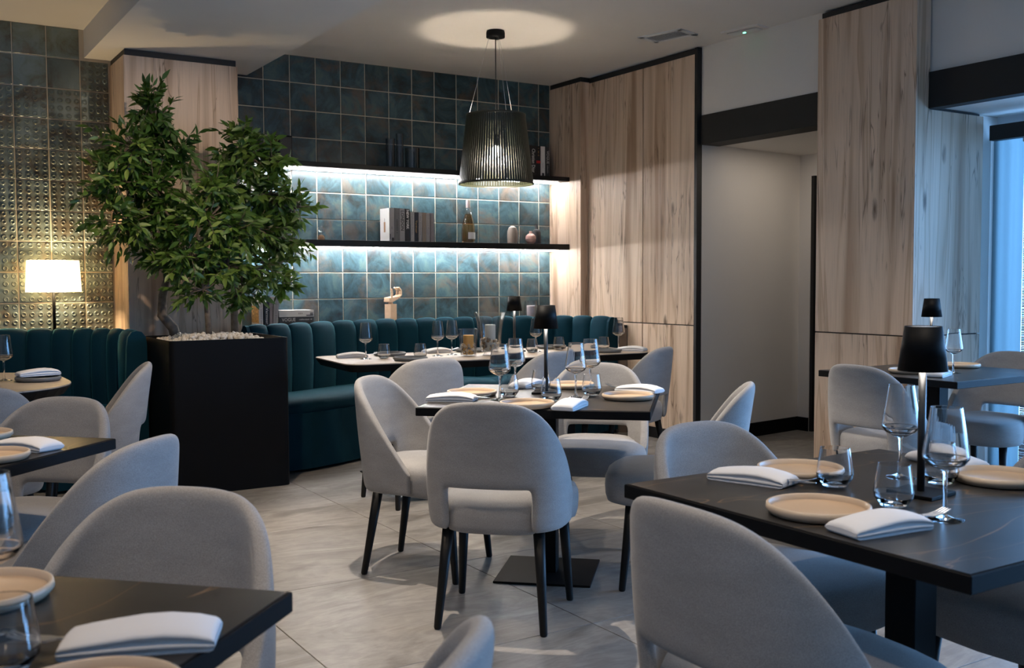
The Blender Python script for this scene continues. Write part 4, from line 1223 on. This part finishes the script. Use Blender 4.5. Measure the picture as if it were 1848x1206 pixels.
def make_fork():
    r = MB()
    def bar(pts, w, th):
        v = []
        for (x, z), ww in zip(pts, w):
            v += [(x, -ww, z), (x, ww, z), (x, ww, z + th), (x, -ww, z + th)]
        f = [(0, 1, 2, 3)]
        for k in range(len(pts) - 1):
            a = 4 * k
            for q in range(4): f.append((a + q, a + (q + 1) % 4, a + 4 + (q + 1) % 4, a + 4 + q))
        a = 4 * (len(pts) - 1); f.append((a + 3, a + 2, a + 1, a))
        return v, f
    r.add(*bar([(-.10, 0), (-.03, .001), (.02, .003), (.045, .002), (.055, .0005), (.068, 0)], [.007, .006, .0032, .004, .011, .012], .0022))
    for q in range(4):
        y = -.0095 + q * .00633
        v, f = bar([(.066, 0), (.085, .001), (.105, .006)], [.0020, .0017, .0012], .002)
        r.add([(x, yy_ + y, z) for x, yy_, z in v], f)
    return proto_one('fork', r, STEEL)
FORK = make_fork()
KN = proto_one('knife', MB().prism([(-.11, -.007), (0, -.006), (.02, -.008), (.095, -.008), (.108, .002), (.108, .006), (.02, .006), (-.11, .006)], 0, .0024), STEEL)
def make_lamp():
    r = empty('table_lamp')
    link('foot', bevelled(MB().box(-.055, .055, -.055, .055, 0, .009), .002, 2, 'foot', BLKMET, False), r)
    MB().tube([(0, 0, .009), (0, 0, .300)], .0085, 14).build('stem', plain('anodised_stem', (.06, .06, .06), .35, .6), r)
    MB().lathe([(.0525, .281), (.0535, .280), (.0400, .380), (.0390, .380), (.0515, .282)], 40).build('lamp_shade', BLKMET, r)
    MB().lathe([(0, .305), (.0470, .305), (.0470, .309), (0, .309)], 32).build('diffuser', LAMPGLOW, r)
    MB().lathe([(0, .375), (.0388, .375), (.0388, .3785), (0, .3785)], 32).build('shade_cap', plain('pale_lamp_cap', (.8, .8, .8), .5), r)
    return Proto(r)
LAMP = make_lamp()
ZT = 0.7503
D = math.radians
GW, GT, GP, GN, GK = 'wine glasses set out on the tables', 'tumblers set out on the tables', 'stoneware plates on the tables', 'folded white napkins on the tables', 'cutlery tucked in the napkins'
def wine(x, y, l): WINE.put((x, y, ZT), random.random() * 6, l, 'wine glass', GW)
def tumb(x, y, l): TUMB.put((x, y, ZT), random.random() * 6, l, 'tumbler', GT)
def plate(x, y, l, grey=False): (PLATEG if grey else PLATE).put((x, y, ZT), random.random() * 6, l, 'plate', GP)
def nap(x, y, a, l, lf=None, flip=1, lk=None):
    NAP.put((x, y, ZT), D(a), l, 'napkin', GN)
    c, s_ = math.cos(D(a)), math.sin(D(a))
    if lf:
        FORK.put((x + c * .060 * flip + s_ * .012, y + s_ * .060 * flip - c * .012, ZT + .0125), D(a) + (0 if flip > 0 else PI), lf, 'fork', GK).rotation_euler[1] = -.10
    if lk:
        KN.put((x + c * .045 * flip - s_ * .014, y + s_ * .045 * flip + c * .014, ZT + .0125), D(a) + (0 if flip > 0 else PI), lk, 'knife', GK)
def lamp(x, y, a, l): LAMP.put((x, y, ZT), D(a), l, 'lamp', 'cordless black table lamps')
# middle table
SD = {'A': 'on the side toward the planter', 'B': 'on the side of the chair backing us', 'C': 'on the side toward the banquette', 'D': 'on the side toward the passage'}
for k, x, y in (('A', -.366, -3.947), ('C', -.097, -3.641), ('B', -.064, -4.057), ('D', .150, -3.870)): wine(x, y, 'clear wine glass at the middle table, ' + SD[k])
for k, x, y in (('A', -.272, -3.868), ('C', -.035, -3.752), ('B', -.215, -4.098), ('D', .035, -4.035)): tumb(x, y, 'clear tumbler at the middle table, ' + SD[k])
for k, x, y in (('A', -.381, -3.745), ('B', -.401, -4.205), ('D', .085, -4.215), ('C', .150, -3.725)): plate(x, y, 'cream plate at the middle table, ' + SD[k])
for k, x, y, a, fl in (('A', -.545, -3.868, -44, 1), ('B', -.285, -4.325, 35, 1), ('D', .285, -4.045, -70, -1), ('C', .015, -3.565, 28, 1)):
    nap(x, y, a, 'folded white napkin at the middle table, ' + SD[k], 'steel fork at the middle table, ' + SD[k], fl, 'steel knife at the middle table, ' + SD[k])
lamp(-.073, -3.85, -42, 'black cordless lamp standing at the middle of the cornerwise table')
# stone table
SR = {'H': 'on the side of the large cropped chair', 'I': 'on the side of the chair facing us', 'M': 'on the side toward the window'}
wine(-.409, -5.892, 'clear wine glass at the stone table, ' + SR['I']); wine(-.709, -6.224, 'clear wine glass at the stone table, ' + SR['H'])
tumb(-.631, -5.880, 'clear tumbler at the stone table, ' + SR['I']); tumb(-.695, -6.092, 'clear tumbler at the stone table, ' + SR['H']); tumb(-.399, -5.995, 'clear tumbler at the stone table, ' + SR['M'])
plate(-.585, -5.735, 'cream plate at the stone table, ' + SR['I']); plate(-.884, -6.052, 'cream plate at the stone table, ' + SR['H']); plate(-.262, -6.058, 'cream plate at the stone table, ' + SR['M'])
nap(-.748, -5.733, -74, 'folded white napkin at the stone table, ' + SR['I'], 'steel fork at the stone table, ' + SR['I'], 1, 'steel knife at the stone table, ' + SR['I'])
nap(-.893, -6.21, -8, 'folded white napkin at the stone table, ' + SR['H'], 'steel fork at the stone table, ' + SR['H'], 1, 'steel knife at the stone table, ' + SR['H'])
nap(-.16, -5.845, 80, 'folded white napkin at the stone table, ' + SR['M'], 'steel fork at the stone table, ' + SR['M'], 1)
lamp(-.541, -6.046, 8, 'tall black cordless lamp on the near stone table')
# window table
wine(2.19, -4.253, 'wine glass on the window table in front of the wood column'); tumb(2.30, -3.90, 'tumbler on the window table beside its lamp')
plate(2.02, -4.12, 'cream plate on the window table before the chair backing us'); plate(2.53, -4.06, 'cream plate on the window table before the chair facing the column')
nap(1.985, -4.310, 20, 'white napkin on the window table before the chair backing us'); nap(2.60, -3.83, 60, 'white napkin on the window table by the column side panel')
lamp(2.36, -4.0, 0, 'small black cordless lamp on the window table')
# banquette table
nap(.065, -1.44, -15, 'white napkin at the planter end of the banquette table', 'steel fork at the planter end of the banquette table', 1)
wine(.09, -1.60, 'wine glass at the planter end of the banquette table'); plate(.335, -1.43, 'grey plate at the planter end of the banquette table', True)
tumb(.20, -1.63, 'tumbler in front of the grey plate at the planter end'); tumb(.40, -1.74, 'tumbler rising behind the first banquette table chair')
plate(.27, -1.86, 'grey plate peeping out behind the first banquette table chair', True)
nap(.715, -1.37, 5, 'white napkin on the banquette table before the small candle vase', 'steel fork before the small candle vase', 1)
wine(.585, -1.625, 'wine glass over the white napkin, nearer of the banquette table pair'); wine(.715, -1.58, 'wine glass touching the small candle vase on the banquette table')
plate(.955, -1.41, 'grey plate behind the candle vases on the banquette table', True)
wine(1.33, -1.655, 'wine glass beside the lamp on the banquette table'); tumb(1.255, -1.72, 'tumbler between the lamp and the wine glass on the banquette table')
tumb(1.545, -1.62, 'tumbler before the far grey plate on the banquette table'); tumb(1.80, -1.80, 'tumbler near the wood panel end of the banquette table')
plate(1.685, -1.98, 'grey plate at the wood panel end of the banquette table', True); plate(1.60, -1.45, 'far grey plate by the banquette seat', True)
wine(1.862, -1.89, 'wine glass at the wood panel end of the banquette table'); nap(1.90, -1.99, -60, 'white napkin at the wood panel end of the banquette table')
lamp(1.21, -1.57, 10, 'black cordless lamp on the banquette table beside the large candle vase')
# pale rounded table
plate(-1.835, -1.97, 'grey plate on the pale rounded table', True); nap(-1.83, -1.93, 10, 'white napkin lying on the grey plate of the pale rounded table')
bpy.context.view_layer.update()
[o for o in COL.objects if o.get('label', '').startswith('white napkin lying on the grey plate')][0].location.z = ZT + .0235
wine(-1.975, -1.86, 'wine glass on the pale rounded table, cut by the picture edge'); tumb(-2.06, -1.98, 'tumbler at the picture edge on the pale rounded table')
# small dark table
nap(-2.155, -4.225, -57, 'white napkin on the small dark table by the planter'); plate(-2.27, -4.37, 'cream plate cut off on the small dark table, beside the napkin'); plate(-2.265, -3.925, 'cream plate at the far edge of the small dark table')
# cropped near table
plate(-2.405, -5.748, 'cream plate under the cropped wine glass near the bottom edge'); plate(-2.335, -6.262, 'cream plate cut by the bottom picture edge')
nap(-2.238, -6.085, -23, 'large white napkin on the cropped table at the bottom', 'steel fork by the large white napkin at the bottom', -1)
tumb(-2.404, -6.088, 'tumbler cut by the picture corner on the cropped table'); wine(-2.408, -5.945, 'tall wine glass cut by the picture edge on the cropped table')

# ------------------------------------------------------------------ candle vases on the banquette table
def pebble_fill(parent, r, h, seed, z0=.012):
    rnd = random.Random(seed)
    mats = [plain('brown_stone', (.16, .10, .055), .6), plain('sand_stone', (.42, .31, .20), .6), plain('grey_stone', (.16, .15, .14), .6), plain('cream_stone', (.56, .48, .36), .6)]
    mb = bmesh.new(); me = bpy.data.meshes.new('stones')
    for k in range(70):
        a = rnd.random() * 6.283; rr = r * math.sqrt(rnd.uniform(.45, 1)) - .009; z = z0 + rnd.random() * h
        s_ = rnd.uniform(.007, .012)
        M = Matrix.Translation((rr * math.cos(a), rr * math.sin(a), z)) @ Euler((rnd.random() * 6, rnd.random() * 6, 0)).to_matrix().to_4x4() @ Matrix.Diagonal((s_ * 1.2, s_, s_ * .8, 1))
        q = bmesh.ops.create_icosphere(mb, subdivisions=1, radius=1, matrix=M)
        mi = rnd.randrange(4)
        for v in q['verts']:
            for f in v.link_faces: f.material_index = mi; f.smooth = True
    mb.to_mesh(me); mb.free()
    for q in mats: me.materials.append(q)
    o = link('stones', me, parent); o['kind'] = 'stuff'
t = tag(empty('candle_vase', (.752, -1.735, ZT)), 'small glass vase with stones and a mustard candle', 'candle holder')
lathe_obj('glass_body', [(0, .008), (.044, .008), (.050, .03), (.056, .10), (.063, .172), (.066, .176), (.066, .173), (.060, .10), (.055, .03), (.050, .002), (.046, 0), (0, 0)], GLASST, t)
lathe_obj('candle', [(0, .010), (.034, .010), (.034, .132), (.032, .135), (0, .133)], GOLDWAX, t, n=24)
pebble_fill(t, .052, .070, 3)
t = tag(empty('candle_vase', (.905, -1.755, ZT)), 'large flared glass vase with stones and a pale grey candle', 'candle holder')
lathe_obj('glass_body', [(0, .022), (.040, .024), (.058, .034), (.068, .06), (.074, .14), (.084, .22), (.100, .270), (.107, .280), (.108, .277), (.102, .266), (.088, .22), (.078, .14), (.072, .06), (.062, .030), (.040, .016), (.048, .004), (.052, 0), (0, 0)], GLASST, t)
lathe_obj('candle', [(0, .026), (.035, .026), (.035, .196), (.033, .2), (0, .197)], GREYWAX, t, n=24)
MB().tube([(0, 0, .197), (.001, 0, .212)], .0015, 6).build('wick', INKK, t)
pebble_fill(t, .066, .075, 5, .036)

# ------------------------------------------------------------------ window dressing
t = tag(empty('sheer_curtain', (3.47, -3.74, 0)), 'sheer pale curtain panel beside the wood column at the window', 'curtain')
rows = []
for z in (.03, 1.1, 2.1):
    rows.append([(.008 * math.sin(k * .55) , .108 - .20 * k / 24, z) for k in range(25)])
MB().grid(rows).build('cloth', SHEER, t)
MB().tube([(0, .10, 2.105), (0, -.095, 2.105)], .008, 8).build('rail', WFRAME, t)
t = tag(empty('reed_blind', (3.46, -3.99, 0)), 'grey woven reed blind hanging in the window at the picture edge', 'blind')
rd = MB(); z = .05; rnd = random.Random(4)
while z < 2.07:
    h = rnd.uniform(.006, .010)
    rd.box(-.003, .003, -.145, .145, z, z + h); z += h + rnd.uniform(.001, .0025)
rd.build('reeds', REED, t)['kind'] = 'stuff'
MB().box(-.02, .02, -.15, .15, 2.07, 2.10).build('head_rail', WFRAME, t)
for y in (-.1, .1): MB().box(-.005, -.0035, y - .006, y + .006, .05, 2.07).build('tape', REED, t)
